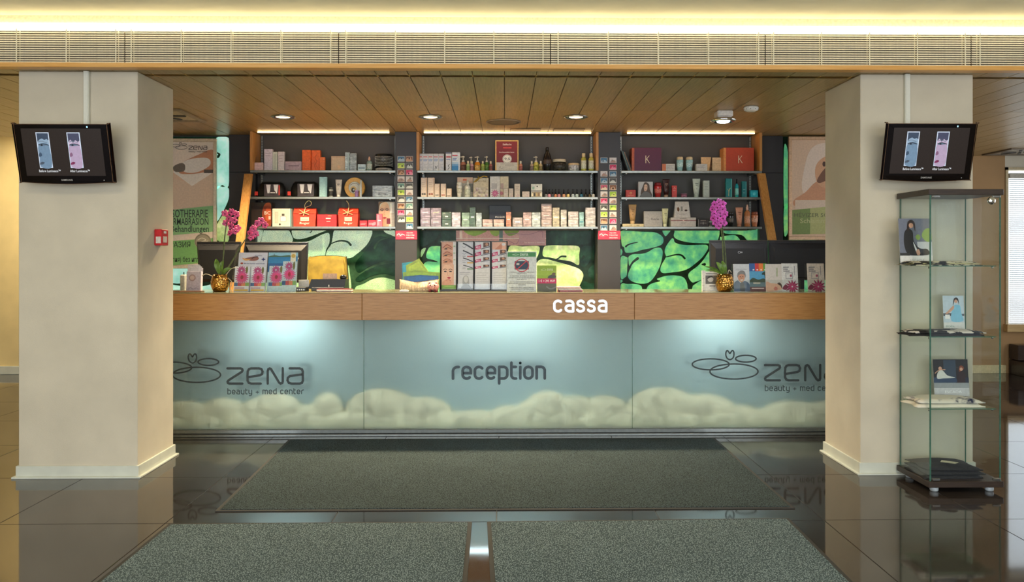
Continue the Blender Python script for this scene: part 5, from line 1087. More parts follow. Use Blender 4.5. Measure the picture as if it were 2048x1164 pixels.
# ---------------------------------------------------------------- things on and behind the counter
ZC = ZT+.0065
def place(px0, px1, py0, Y, py1=None):
    (x0, z1), (x1, zb) = W(px0, py0, Y), W(px1, py1 or 588, Y)
    return (x0+x1)/2, x1-x0, z1-ZC
def leaflet(px0, px1, py0, Y, label, shapes, tilt=.2, name='leaflet', cat='leaflet', paper='#d8d8d6', th=.003, base=0., group=None, lean=0.):
    X, w_, h = place(px0, px1, py0, Y); h -= base; t = thing(name, label, cat, (X, Y, ZC+base), (-tilt, lean, 0), group); h /= math.cos(tilt)
    g = G(); g.box(-w_/2, w_/2, 0, th, 0, h, M(paper, .45), .0004); g.build('paper', t)
    art(t, 'print', -w_/2, 0, w_, h, 0, shapes); return t
def monitor(px0, px1, py0, Y, label, sticker=None, tilt=.12, taper=.0, hpx=80, logo=False):
    X, w_, h = place(px0, px1, py0, Y); zt = ZC+h; H = hpx*Y/FPX; zb = zt-H
    t = thing('monitor', label, 'monitor', (X, Y, .772))
    hw = w_/2; z0 = zb-.772; z1 = zt-.772
    g = G(); k = 1-taper
    v = [(-hw*k, .0, z0), (hw*k, 0, z0), (hw, .03, z1), (-hw, .03, z1)]; v2 = [(x, y+.025, z) for x, y, z in v]
    g.add(v+v2, [(0, 1, 2, 3), (4, 5, 6, 7), (0, 1, 5, 4), (1, 2, 6, 5), (2, 3, 7, 6), (3, 0, 4, 7)], DARKPLASTIC); g.build('back_shell', t)
    g = G(); a = .86; v = [(-hw*k*a, -.03, z0+H*.08), (hw*k*a, -.03, z0+H*.08), (hw*a*.97, -.012, z1-H*.2), (-hw*a*.97, -.012, z1-H*.2), (-hw*k*.96, .0, z0+H*.02), (hw*k*.96, 0, z0+H*.02), (hw*.97, .027, z1-H*.06), (-hw*.97, .027, z1-H*.06)]
    g.add(v, [(0, 1, 2, 3), (0, 1, 5, 4), (1, 2, 6, 5), (2, 3, 7, 6), (3, 0, 4, 7)], M('#1a1a1e', .6)); g.build('rear_bulge', t)
    g = G(); n = 40
    for i in range(n): x = (-.8+1.6*i/n)*hw; g.box(x, x+hw*.012, .018, .0215, z1-H*.115, z1-H*.07, BLACK)
    o = g.build('vent_slots', t); o['kind'] = 'stuff'
    g = G(); g.box(-hw, hw, .028, .056, z1-.006, z1+.004, M('#3a3634', .3), .002); g.build('top_bezel', t)
    g = G(); g.box(-.035, .035, -.02, .01, .012, z0+H*.35, DARKPLASTIC, .004); g.build('stand_neck', t)
    g = G(); g.lathe([(.12, 0), (.12, .008), (.03, .014)], DARKPLASTIC, 24); g.build('stand_base', t)
    if sticker: art(t, 'sticker', sticker[0]*hw, z0+H*sticker[1], .055, .05, -.031, [('r', 0, .3, 1, 1, '#8a8a80'), ('r', .1, .05, 1, .3, '#d8d8d0')]+lines('#4a4a44', 3, .1, .9, .5, .9, .06))
    if logo: art(t, 'logo_mark', -.02, z0+H*.66, .04, .03, -.018, [('o', .3, .5, .25, .3, .12, '#9a9aa0'), ('r', .6, .3, 1, .7, '#8a8a90')])
monitor(391, 479, 484, 6.98, 'black monitor seen from behind next to left orchid', (.0, .25), taper=.16); monitor(488, 614, 485, 6.98, 'black monitor seen from behind the pair of flower brochures', taper=.02)
monitor(1421, 1537, 481, 6.98, 'black monitor from behind beside right orchid stem', (-.0, .1), logo=True); monitor(1539, 1660, 481, 7.0, 'black monitor from behind nearest the right pillar')
# chair
X, w_, h = place(613, 695, 512, 7.48); t = thing('office_chair', 'olive upholstered office chair behind the receipt printer', 'chair', (X, 7.55, 0)); hw = w_/2
OLIVE = M('#8f7c34', .6, var=.12, scale=14)
zt = ZC+h; g = G(); pts = catmull([(-hw, .52), (-hw*1.0, .9), (-hw*.96, zt-.06), (-hw*.8, zt-.01), (0, zt), (hw*.72, zt-.01), (hw*.86, zt-.06), (hw, .9), (hw*1.03, .52)], 4); g.prism(pts, -.04, .03, OLIVE); g.prism([(x*.94, .52+(z-.52)*.96+.01) for x, z in pts], -.06, -.04, OLIVE); g.build('backrest', t)
g = G(); g.box(-hw, hw, -.1, .4, .44, .53, OLIVE, .03); g.build('seat', t)
g = G(); g.prism([(x*1.03, z+.004) for x, z in pts], .03, .04, BLACK); g.build('rear_shell', t)
g = G(); g.lathe([(.03, .06), (.03, .44)], STEEL, 12, (0, .15, 0)); g.build('gas_column', t)
for k in range(5):
    a = 2*PI*k/5+.3; g = G(); g.tube([(0, .15, .08), (.27*math.cos(a), .15+.27*math.sin(a), .06)], .018, BLACK); leg = g.build('leg', t)
    g = G(); g.ell((.27*math.cos(a), .15+.27*math.sin(a), .028), (.022, .022, .028), BLACK); g.build('castor', leg)
# receipt printer, phone, book
X, w_, h = place(619, 694, 558, 6.62, 588); t = thing('receipt_printer', 'black receipt printer with paper slip on the counter', 'printer', (X, 6.66, ZC)); hw = w_/2
g = G(); g.add([(-hw, -.09, .02), (hw*.92, -.09, .02), (hw*.92, .09, .0), (-hw, .09, .0), (-hw*.84, -.08, h), (hw*.98, -.08, h), (hw*.95, .09, h*.95), (-hw*.84, .09, h*.95)], [(0, 1, 2, 3), (4, 5, 6, 7), (0, 1, 5, 4), (1, 2, 6, 5), (2, 3, 7, 6), (3, 0, 4, 7)], M('#191a1e', .35)); g.build('housing', t)
g = G(); g.box(-hw*.8, hw*.9, -.105, -.085, .0, .03, M('#30343a', .4), .003); g.build('front_tray', t)
g = G(); g.box(-hw*.3, hw*.45, -.03, -.028, h*.9, h+.045, M('#e0b898', .6)); g.build('paper_slip', t)
g = G(); g.ell((hw*.78, -.02, h+.012), (.03, .02, .024), BLACK); g.build('feed_knob', t)
g = G(); g.lathe([(.004, 0), (.004, .02)], WHITEP, 6, (hw*.1, -.09, .03)); g.build('status_light', t)
X, w_, h = place(628, 690, 580, 6.42); t = thing('book', 'dark red hardback book lying in front of the printer', 'book', (X+.02, 6.46, ZC), (0, 0, .06))
g = G(); g.box(-w_/2, w_/2+.03, -.06, .06, .019, .022, M('#7a1f2a', .4), .001); g.box(-w_/2, w_/2+.03, -.06, .06, 0, .003, M('#7a1f2a', .4), .001); g.build('cover', t)
g = G(); g.box(-w_/2+.003, w_/2+.027, -.057, .057, .003, .019, M('#d8d2ca', .7)); g.build('pages', t)
X, w_, h = place(592, 613, 574, 6.5); t = thing('telephone_base', 'small black telephone device beside flower brochures', 'phone', (X, 6.52, ZC))
g = G(); g.box(-w_/2, w_/2, -.04, .05, 0, .035, M('#1c1d20', .35), .004); g.build('body', t)
g = G()
for i in range(4): g.box(-.03+i*.017, -.02+i*.017, -.0415, -.04, .01, .02, WHITEP)
o = g.build('keys', t); o['kind'] = 'stuff'
g = G(); g.box(-w_/2, w_/2, .06, .065, 0, .09, M('#b9b9b6', .5), .001); g.build('note_card', t)
# lilac leaflet box with leaflets on the far left
X, w_, h = place(374, 403, 543, 6.5); t = thing('leaflet_dispenser', 'lilac grey leaflet dispenser with round emblem, far left', 'dispenser', (X, 6.5, ZC), (-.08, 0, 0))
LIL = M('#bfb9c8', .4)
g = G(); g.box(-w_/2, w_/2, -.02, -.016, 0, h, LIL, .001); g.box(-w_/2, w_/2, .016, .02, 0, h+.03, LIL, .001); g.box(-w_/2, -w_/2+.003, -.016, .016, 0, h, LIL); g.box(w_/2-.003, w_/2, -.016, .016, 0, h, LIL); g.box(-w_/2+.003, w_/2-.003, -.016, .016, 0, .004, LIL); g.build('box', t)
art(t, 'emblem', -w_/2, 0, w_, h, -.02, [('e', .4, .68, .24, .17, '#a48f90'), ('e', .4, .68, .16, .11, '#cbb8b4'), ('c', [(.15, .12), (.3, .18), (.5, .12), (.7, .17), (.85, .12)], .03, '#9a94a8')])
for k in range(3): leaflet(374+k*2, 397+k*2.5, 529+k*2, 6.505+.003*k, ['white leaflet sticking out of lilac dispenser, tallest', 'white leaflet in lilac dispenser, behind the first', 'white leaflet in lilac dispenser, rearmost'][k], lines('#b0acb8', 2, .2, .8, .85, .95, .01), .08, base=.006, paper='#d4d2d8')
X, w_, h = place(362.5, 373, 549, 6.56); t = thing('card_reader', 'narrow pale grey device beside the lilac dispenser', 'device', (X, 6.56, ZC))
g = G(); g.box(-w_/2, w_/2, -.03, .03, 0, h, M('#b4b4ac', .4), .008); g.build('body', t); g = G(); g.box(-.003, .003, -.003, .003, h, h+.02, BLACK); g.build('antenna', t)
X, w_, h = place(344, 402, 583, 6.38); t = thing('clipboard', 'brown clipboard lying at far left end of counter', 'clipboard', (X, 6.41, ZC), (0, 0, .1))
g = G(); g.box(-w_/2, w_/2, -.05, .05, 0, .008, M('#6a4a34', .45), .002); g.build('board', t); g = G(); g.box(-w_/2, -w_/2+.05, -.015, .015, .008, .014, STEEL, .002); g.build('clip', t)
# orchids
def orchid(pot_px0, pot_px1, pot_py, Y, label, stems, leaves, blossoms, roots, col, bs):
    X, w_, h = place(pot_px0, pot_px1, pot_py, Y); r = w_/2; t = thing('potted_orchid', label, 'orchid', (X, Y, ZC))
    m, nt, b = base('gold_pot_'+str(pot_px0)); b.inputs['Base Color'].default_value = (*lin('#b98a45'), 1); b.inputs['Metallic'].default_value = 1; b.inputs['Roughness'].default_value = .14
    vt = N(nt, 'ShaderNodeTexVoronoi'); vt.inputs['Scale'].default_value = 75; nt.links.new(coords(nt), vt.inputs['Vector']); bump(nt, vt.outputs[0], b, .5, .01)
    g = G(); g.lathe([(r*.6, 0), (r*.78, h*.08), (r*.98, h*.35), (r, h*.55), (r*.88, h*.85), (r*.78, h), (r*.7, h), (r*.75, h*.9)], m, 28); g.lathe([(0, h*.88), (r*.76, h*.9)], M('#3a2c1e', .9), 20); g.build('gold_pot', t)
    P = lambda px, py, dy=0.: (W(px, py, Y+dy)[0]-X, dy, W(px, py, Y+dy)[1]-ZC)
    for st in stems:
        pts = catmull([P(*q) for q in st], 5, False); g = G(); g.tube(pts, [.0065-.003*i/len(pts) for i in range(len(pts))], M('#4e5a34', .5, var=.2, scale=40), 7); g.build('stem', t)
    for (bx, by, ex, ey, wd) in leaves:
        a = Vector(P(bx, by)); e = Vector(P(ex, ey)); d = (e-a); n = 8; sv = Vector((-d.z, 0, d.x)).normalized() if abs(d.x) < abs(d.z)*1.5 else Vector((0, -.6, .8))
        v = []; f_ = []
        for i in range(n+1):
            q = i/n; c = a+d*q+Vector((0, -.02*math.sin(PI*q), .012*math.sin(PI*q))); hw = wd*math.sin(PI*min(.98, .12+q*.88))**.7
            v += [tuple(c-sv*hw), tuple(c+Vector((0, .006, 0))), tuple(c+sv*hw)]
        for i in range(n): f_ += [(3*i, 3*i+1, 3*i+4, 3*i+3), (3*i+1, 3*i+2, 3*i+5, 3*i+4)]
        k = len(v); v += [(x, y+.003, z) for x, y, z in v]; f_ += [tuple(i+k for i in q) for q in f_]
        g = G(); g.add(v, f_, M('#5f7f34', .35, var=.15, scale=30), True); g.build('leaf', t)
    if roots:
        for rt in roots: g = G(); g.tube(catmull([P(*q) for q in rt], 4, False), .003, M('#b8b09a', .7), 6); g.build('aerial_root', t)
    pm = M(col, .5, var=.25, scale=60); lm = M('#6a1040', .45, var=.2)
    g = G()
    for k in range(5):
        a = PI/2+2*PI*k/5; e = G(); big = 1. if k in (1, 4) else .8
        e.ell((0, 0, 0), (.44*bs, .07*bs, .40*bs*big), pm, 9, 6); ca, sa = math.cos(a), math.sin(a)
        g.add([((x+.38*bs)*ca-z*sa, y-.10*bs*abs(x/bs)+.02*bs*k/5, (x+.38*bs)*sa+z*ca) for x, y, z in e.v], e.f, pm, True)
    b0 = g.build('blossom', t); l = G(); l.ell((0, -.12*bs, -.08*bs), (.16*bs, .2*bs, .2*bs), lm, 8, 6); l0 = l.build('lip', b0)
    for i, (px, py, dy, rz) in enumerate(blossoms):
        o = b0 if i == 0 else b0.copy()
        if i:
            COL.objects.link(o); o.parent = t; l1 = l0.copy(); COL.objects.link(l1); l1.parent = o
        o.location = P(px, py, dy); o.rotation_euler = (random.uniform(-.4, .3), random.uniform(-.9, .9), rz*2)
orchid(422, 458, 549, 6.46, 'pink orchid with two arching stems in hammered gold pot', [[(440, 552), (446, 520, .0), (449, 480), (452, 455), (458, 425)], [(447, 550), (466, 520), (482, 492), (500, 468), (522, 450)]],
 [(440, 548, 432, 518, .024), (441, 549, 447, 520, .018), (445, 549, 462, 536, .016)], [(450, 427, -.01, .2), (463, 424, -.02, -.1), (473, 428, 0, .3), (458, 437, -.03, 0), (468, 440, -.02, .4), (462, 452, -.03, -.2), (452, 446, 0, .1), (470, 462, -.02, .3), (460, 466, -.01, -.3), (475, 456, .01, .2), (500, 466, 0, -.2), (507, 457, -.02, .2), (515, 447, -.02, 0), (522, 441, -.01, .3), (530, 450, 0, .4), (511, 468, -.02, .1), (502, 474, 0, 0)],
 [[(452, 550), (462, 538), (472, 535)], [(456, 556), (464, 565), (460, 578), (466, 586)], [(424, 552), (412, 548), (404, 552)]], '#c9507f', .037)
orchid(1431, 1467, 548, 6.44, 'magenta orchid with one upright stem in gold pot', [[(1450, 552), (1447, 520), (1445, 480), (1442, 455), (1437, 425), (1433, 408)], [(1453, 552), (1450, 500), (1445, 455)]],
 [(1447, 549, 1433, 524, .02), (1446, 549, 1412, 540, .012), (1445, 548, 1410, 533, .012), (1450, 549, 1444, 522, .02)], [(1428, 408, -.01, .2), (1438, 404, -.03, 0), (1446, 408, 0, -.2), (1424, 418, 0, .3), (1434, 415, -.04, .1), (1446, 418, -.02, -.3), (1428, 427, -.03, .2), (1440, 426, -.04, 0), (1450, 428, 0, -.2), (1425, 436, 0, .2), (1435, 436, -.04, .1), (1446, 437, -.02, -.2), (1430, 445, -.02, .1), (1441, 446, -.03, 0), (1448, 446, 0, -.1), (1437, 452, -.02, 0)],
 [[(1455, 550), (1458, 540), (1463, 545)]], '#c452ac', .036)
# acrylic stands with flower leaflets
def acrylic(px0, px1, py0, Y, label, tilt=.2):
    X, w_, h = place(px0, px1, py0, Y); t = thing('acrylic_stand', label, 'stand', (X, Y, ZC), group='acrylic leaflet stands')
    g = G(); g.box(-w_/2, w_/2, 0, .003, 0, h*.98, ACRYL); p = g.build('back_plate', t); p.rotation_euler = (-tilt, 0, 0); p.location = (0, .012, 0)
    g = G(); g.box(-w_/2, w_/2, 0, .002, 0, h*.42, ACRYL); p = g.build('front_pocket', t); p.rotation_euler = (-tilt, 0, 0); p.location = (0, -.022, 0)
    g = G(); g.box(-w_/2, w_/2, -.024, .10, 0, .003, ACRYL); g.build('base_plate', t)
FLW = [('r', 0, 0, 1, 1, '#d4d8de'), ('r', 0, .22, .25, .36, '#2e5a8a'), ('r', .25, .22, .5, .36, '#b8404a'), ('r', .5, .22, .75, .36, '#d8845a'), ('r', .75, .22, 1, .36, '#7aa45e'), ('f', .45, .84, .34, 14, '#a84a7a'), ('e', .8, .86, .08, .14, '#6a6a3c'), ('f', .5, .56, .46, 18, '#c2588e'), ('f', .5, .56, .36, 14, '#d8447e'), ('e', .5, .57, .1, .08, '#9a2038'), ('r', .05, .03, .95, .09, '#dcae3c'), ('r', .05, .10, .7, .18, '#b8a0ac')]
acrylic(464, 530, 504, 6.46, 'clear acrylic stand with aeroplane and flower leaflets'); acrylic(531, 593, 504, 6.46, 'clear acrylic stand with lake and flower leaflets')
leaflet(473, 531, 505, 6.47, 'white leaflet with brown aeroplane nose and compass star', [('r', 0, 0, 1, 1, '#c8cbd4'), ('s', [(.2, .84), (.4, .88), (.62, .9), (.7, .84), (.6, .79), (.4, .79)], '#8a5a50'), ('s', [(.12, .86), (.24, .84), (.42, .82), (.28, .79), (.2, .8)], '#d09a58'), ('c', [(.46, .85), (.56, .88), (.66, .89)], .02, '#33262a'), ('p', [(.84, .84), (.86, .88), (.88, .84), (.95, .82), (.88, .805), (.86, .76), (.84, .805), (.77, .82)], '#26346a'), ('t', 'Minden kedves utasunknak', .2, .70, .92, .73, '#22306a'), ('t', 'ALLE WEGE', .55, .905, .8, .93, '#22306a'), ('e', .12, .72, .05, .025, '#a04a38')], .2)
leaflet(467, 497, 533, 6.448, 'pink flower leaflet, left one under the aeroplane', FLW, .2, group='flower leaflets'); leaflet(500, 529, 534, 6.446, 'pink flower leaflet, right one under the aeroplane', FLW, .2, group='flower leaflets')
leaflet(533, 592, 505, 6.47, 'blue leaflet with lake view and gold seal', [('r', 0, 0, 1, 1, '#8fb4cc'), ('r', 0, .72, 1, .9, '#2f7fb0'), ('r', 0, .9, 1, 1, '#8cc0d4'), ('s', [(0, .9), (.2, .93), (.4, .91), (.7, .93), (.75, .89), (.4, .885), (0, .885)], '#4a6a4a'), ('r', .18, .9, .2, .97, '#4a4a52'), ('r', 0, .5, 1, .72, '#2a5f94'), ('r', .76, .7, .94, 1, '#d8d4bc'), ('e', .85, .91, .07, .05, '#c9a850'), ('r', 0, 0, 1, .5, '#b8cdd2')]+lines('#7f98a4', 3, .1, .9, .08, .2, .008), .2)
leaflet(536, 566, 532, 6.448, 'pink flower leaflet, left one under the lake', FLW[1:10], .2, group='flower leaflets', paper='#b6ccd2'); leaflet(563, 591, 523, 6.445, 'pink flower leaflet, right one under the lake', FLW[1:10], .2, group='flower leaflets', paper='#b6ccd2')
# pouch with coloured packs
X, w_, h = place(799, 878, 558, 6.5); t = thing('fabric_pouch', 'cream fabric pouch holding green and blue packs', 'pouch', (X, 6.5, ZC)); hw = w_/2
g = G(); m = M('#cdb89a', .85, var=.12, scale=60, bmp=.3); v = []
rows = [(hw*.95, .05, 0), (hw, .055, h*.3), (hw*.98, .04, h*.7), (hw, .025, h)]; loft(g, rows, m, 20)
g.v = [(x, y, z-(.03*(1-(x/hw)**2) if z > h*.6 else 0)) for x, y, z in g.v]; g.build('pouch_body', t)
g = G()
for i in range(14): x = (-.9+1.8*i/13)*hw; g.tube([(x, -.052*math.sqrt(max(.05, 1-(x/hw)**2)), .01), (x, -.056*math.sqrt(max(.05, 1-(x/hw)**2)), h*.35), (x, -.044*math.sqrt(max(.05, 1-(x/hw)**2)), h*.62)], .0018, M('#b39c7c', .9), 5)
o = g.build('ribs', t); o['kind'] = 'stuff'
def pack(pts, Y, label, col):
    P = [W(a, b_, Y) for a, b_ in pts]; cx = sum(p[0] for p in P)/len(P); zb = min(p[1] for p in P); t = thing('foil_pack', label, 'pack', (cx, Y, zb), group='coloured packs in the pouch')
    g = G(); g.prism([(x-cx, z-zb) for x, z in P], -.006, .006, M(col, .3, var=.1, scale=20)); g.build('sleeve', t)
    g = G(); q = [((x-cx)*.8, (z-zb)*.8+.1*(max(p[1] for p in P)-zb)) for x, z in P]; g.prism(q, -.0075, -.006, M(shade(col, 1.15), .3)); g.build('window_panel', t)
pack([(804, 526), (826, 523), (836, 575), (806, 575)], 6.545, 'turquoise pack at back of the fabric pouch', '#2f9ab4'); pack([(812, 531), (838, 517), (857, 543), (860, 575), (815, 575)], 6.53, 'lime green pack with yellow window in fabric pouch', '#a6bc2e')
pack([(806, 545), (830, 541), (880, 545), (878, 575), (808, 575)], 6.515, 'flat bright green pack in fabric pouch', '#8fae24'); pack([(808, 553), (840, 550), (877, 552), (876, 578), (810, 578)], 6.503, 'dark blue pack at front of the fabric pouch', '#14568e')
X, w_, h = place(853, 879, 563, 6.42); t = thing('piggy_bank', 'small pink patterned piggy bank before the fabric pouch', 'piggy bank', (X, 6.42, ZC)); r = w_/2
pk = M('#c98a86', .3, var=.3, scale=70)
g = G(); g.ell((0, .01, h*.52), (r*.95, r*1.1, h*.42), pk, 18, 12); g.build('body', t)
g = G(); g.lathe([(r*.3, 0), (r*.26, .012)], M('#d8a09a', .3), 14, (0, 0, 0)); g.v = [(x, -r*1.08-z*.6, h*.5+y) for x, y, z in g.v]; g.build('snout', t)
for s in (-1, 1):
    g = G(); g.lathe([(r*.22, 0), (0, h*.22)], pk, 8, (s*r*.5, -.01, h*.82)); g.build('ear', t)
    g = G(); g.ell((s*r*.32, -r*.95, h*.64), (.005, .004, .006), BLACK, 8, 6); g.build('eye', t)
    for q in (-1, 1): g = G(); g.lathe([(r*.2, 0), (r*.22, h*.2)], M('#7a3038', .4), 10, (s*r*.45, q*r*.5, 0)); g.build('foot', t)
X, w_, h = place(799, 818, 579, 6.38); t = thing('card_holder', 'tiny clear plastic card holder before fabric pouch', 'holder', (X, 6.38, ZC))
g = G(); g.box(-w_/2, w_/2, -.01, .012, 0, .016, M('#cfc8c4', .15), .003); g.build('base', t); g = G(); g.box(-w_/2*.7, w_/2*.7, 0, .003, .016, h, M('#ddd6d2', .3), .001); g.build('card', t)
# leaflet rack
(xa, _), (xb, _) = W(882, 500, 6.62), W(1015, 500, 6.62); X = (xa+xb)/2; hw = (xb-xa)/2; _, zt = W(950, 482, 6.62); H = zt-ZC
t = thing('leaflet_rack', 'black leaflet rack with four columns on the counter', 'rack', (X, 6.62, ZC))
g = G(); g.box(-hw, hw, .0, .006, 0, H, M('#2a2c30', .35), .001); p = g.build('back_board', t); 
for px in (882, 914.5, 948, 981.5, 1014.5):
    x = WX(px, 6.62)-X; g = G(); g.box(x-.003, x+.003, -.12, .0, 0, H if px > 900 else H*.98, M('#1c1d20', .3), .001)
    g.v = [(a, b_ if b_ > -.05 else b_+.10*(c/H), c) for a, b_, c in g.v]; g.build('divider', t)
for k in range(1): g = G(); g.box(-hw+.14, hw, -.108, -.106, .012, .06, ACRYL); g.build('clear_pocket', t)
g = G(); g.box(-hw, hw, -.125, .006, 0, .012, M('#3a3d42', .35), .002); g.build('base_tray', t)
HAND = lambda: [('r', 0, 0, 1, 1, '#d6d4d0'), ('r', 0, 0, .8, 1, '#d0a088'), ('s', [(.1, .82), (.3, .96), (.75, .9), (.7, .82), (.3, .8)], '#c9906e'), ('c', [(.1, .88), (.4, .94), (.7, .88)], .012, '#8a2a30'), ('c', [(.15, .83), (.45, .88), (.72, .84)], .012, '#5a3a30'), ('e', .3, .85, .1, .018, '#3d2c28'), ('r', .82, .9, .95, .92, '#7aa860')]
SWO = lambda c: [('r', 0, 0, 1, 1, '#c6c8ce'), ('c', [(.35, .97), (.6, .93), (.95, .86)], .03, '#2c2f36'), ('c', [(.3, .9), (.4, .88), (.5, .9)], .01, '#7a7e88'), ('r', .6, .80, 1, .84, c), ('r', .3, .82, .5, .84, '#8a8e96')]
PNK = lambda: [('r', 0, 0, 1, 1, '#ccccd0'), ('p', [(0, .82), (.4, .86), (.4, .95), (0, .91)], '#b82a5e'), ('p', [(.55, .88), (.95, .92), (.95, .99), (.55, .99)], '#5a3a2c'), ('e', .78, .95, .1, .03, '#b8886c'), ('p', [(.4, .84), (.98, .89), (.98, .91), (.4, .86)], '#4a4e5a'), ('t', 'MED', .06, .86, .34, .91, '#f0d0dc')]
tops = [484, 499, 514, 529]
for k, py in enumerate(tops):
    Y = 6.61-.024*k; B = .014; oth = ORD[k]
    leaflet(883, 912, py, Y, 'leaflet with manicured hands, %s from top in the first column' % oth, HAND() if k < 3 else [('r', 0, 0, 1, 1, '#d8d6d2'), ('r', 0, .02, 1, .17, '#7fb04a'), ('c', [(.1, .08), (.4, .12), (.9, .1)], .02, '#a8cc6a'), ('r', 0, .17, .85, 1, '#d4a890'), ('s', [(.08, .3), (.05, .7), (.2, .95), (.55, .97), (.78, .8), (.7, .5), (.5, .3)], '#dcb49a'), ('c', [(.12, .78), (.25, .82), (.38, .79)], .02, '#3a2a26'), ('c', [(.5, .78), (.62, .82), (.75, .78)], .02, '#3a2a26'), ('e', .26, .72, .1, .025, '#2f2a2c'), ('e', .62, .72, .1, .025, '#2f2a2c'), ('c', [(.45, .7), (.42, .58), (.5, .55)], .012, '#b08068'), ('s', [(.38, .47), (.5, .5), (.66, .47), (.52, .42)], '#b02a3a'), ('s', [(.05, .18), (.15, .35), (.5, .4), (.7, .3), (.6, .18)], '#cf9c80'), ('c', [(.3, .36), (.5, .4), (.62, .34)], .015, '#9a2a38')], .01, base=B, group='rack leaflets with hands')
    leaflet(916, 946.5, py, Y, 'white leaflet with black brush stroke, %s from top in second column' % oth, SWO(['#3a4a8a', '#b84a4a', '#c89a3a', '#4a7a4a'][k])+([] if k < 3 else [('r', .1, .66, .8, .68, '#8a8e96'), ('r', .1, .6, .7, .62, '#8a8e96'), ('s', [(.35, .12), (.3, .4), (.45, .55), (.65, .52), (.72, .35), (.7, .12)], '#9a9ca0'), ('e', .52, .4, .14, .13, '#c0c2c4'), ('s', [(.2, .03), (.4, .2), (.65, .2), (.85, .03)], '#85888c'), ('r', 0, 0, 1, .04, '#3a3d42')]), .01, base=B, group='rack leaflets with brush stroke')
    leaflet(950, 980, py, Y, 'white leaflet with pink label and brunette, %s from top, third column' % oth, PNK()+([] if k < 3 else lines('#9a9ca2', 5, .1, .9, .3, .66, .012)), .01, base=B, group='rack leaflets with pink label')
    leaflet(984, 1013, py, Y, ('peach leaflet with bathing scene, first from top, fourth column' if k == 0 else 'white leaflet with pink label and curly hair, %s from top, fourth column' % oth), ([('r', 0, 0, 1, 1, '#d8a890'), ('s', [(.1, .8), (.4, .9), (.7, .97), (.6, .82)], '#b87a60'), ('e', .8, .95, .14, .03, '#d8d2d0')] if k == 0 else PNK()+([] if k < 3 else lines('#9a9ca2', 5, .1, .9, .3, .66, .012))), .01, base=B, group='rack leaflets with pink label')
# signs
t = leaflet(1014, 1073, 503, 6.44, 'white notice with crossed out bank card and four text blocks', [('r', .02, .87, .98, .98, '#3f8a4a'), ('l', [(.18, .92), (.3, .94), (.42, .92), (.3, .9), (.18, .92)], .008, '#cfe6cc'), ('t', 'zena', .44, .895, .72, .95, '#e6f0e2'),
 ('r', .26, .55, .74, .76, '#23364e'), ('r', .32, .66, .42, .71, '#c9c2b8'), ('o', .5, .655, .235, .155, .022, '#c0303a'), ('l', [(.34, .55), (.66, .76)], .022, '#c0303a'),
 ('t', 'A BANKKÁRTYÁS FIZETÉS ÁTMENETILEG', .08, .47, .92, .495, '#2c2c2e'), ('t', 'NEM LEHETSÉGES', .32, .435, .68, .46, '#2c2c2e'),
 ('t', 'DIE BEZAHLUNG MIT KREDITKARTEN IST', .1, .375, .9, .4, '#2c2c2e'), ('t', 'VORÜBERGEHEND AUS TECHNISCHEN GRÜNDEN', .05, .335, .95, .36, '#2c2c2e'), ('t', 'NICHT MÖGLICH', .34, .295, .66, .32, '#2c2c2e'),
 ('t', 'ОПЛАТА БАНКОВСКОЙ КАРТОЧКОЙ', .1, .235, .92, .26, '#2c2c2e'), ('t', 'ВРЕМЕННО НЕВОЗМОЖНА ПО ТЕХНИЧЕСКИМ', .05, .195, .95, .22, '#2c2c2e'), ('t', 'ПРИЧИНАМ', .38, .155, .62, .18, '#2c2c2e'),
 ('t', 'PAYMENT WITH CREDIT CARD IS CURRENTLY', .08, .09, .92, .115, '#2c2c2e'), ('t', 'UNAVAILABLE DUE TO TECHNICAL ISSUES', .1, .05, .9, .075, '#2c2c2e')], .06, name='notice_sign', cat='sign', paper='#d6dad4')
X, w_, h = place(1014, 1073, 503, 6.44); g = G(); g.box(-w_/2-.003, w_/2+.003, .003, .006, 0, h, ACRYL); g.build('acrylic_back', t); g = G(); g.box(-w_/2, w_/2, -.01, .06, 0, .003, ACRYL); g.build('foot', t)
t = leaflet(1074, 1113, 531, 6.45, 'small green sign stating the euro exchange rate', [('r', 0, .3, 1, 1, '#8fae2e'), ('r', 0, .62, 1, .8, '#9cb83a'), ('r', 0, 0, 1, .5, '#5a5c4c'), ('s', [(.55, .52), (.65, .62), (.9, .64), (.98, .55), (.8, .5)], '#4a4e48'), ('s', [(.75, .64), (.82, .72), (.95, .7), (.9, .62)], '#6a5a44'), ('c', [(.5, .18), (.7, .1), (.95, .16)], .05, '#7a7c74'), ('c', [(.2, .83), (.35, .87), (.48, .83), (.33, .8), (.2, .83)], .01, '#d8e2a8'), ('t', 'zena', .52, .8, .82, .88, '#dfe8b4'), ('r', 0, .31, 1, .5, '#c22258'), ('t', '1 € = 295 HUF', .1, .36, .92, .46, '#f4e8ec')], .06, name='rate_sign', cat='sign', paper='#6a7a34', th=.005)
g = G(); g.box(-.03, .03, .005, .07, 0, .004, BLACK, .001); g.build('foot', t)
X, w_, h = place(1114, 1160, 577, 6.45)
for i, c in enumerate(('#d8b8b4', '#c9c2bc', '#b87a84')):
    t = thing('paper_stack', ['pale pink paper pad lying right of rate sign', 'grey white papers under the pink pad', 'thin rose folder under the papers'][i], 'papers', (X+.006*i, 6.46, ZC+.026-.013*i), (0, 0, .05*i))
    g = G(); g.box(-w_/2, w_/2, -.07, .07, 0, .012, M(c, .7), .001); g.build('sheets', t); g = G(); g.box(-w_/2-.001, w_/2+.001, -.071, .071, .0122, .0128, M(shade(c, .9), .6)); g.build('top_sheet', t)
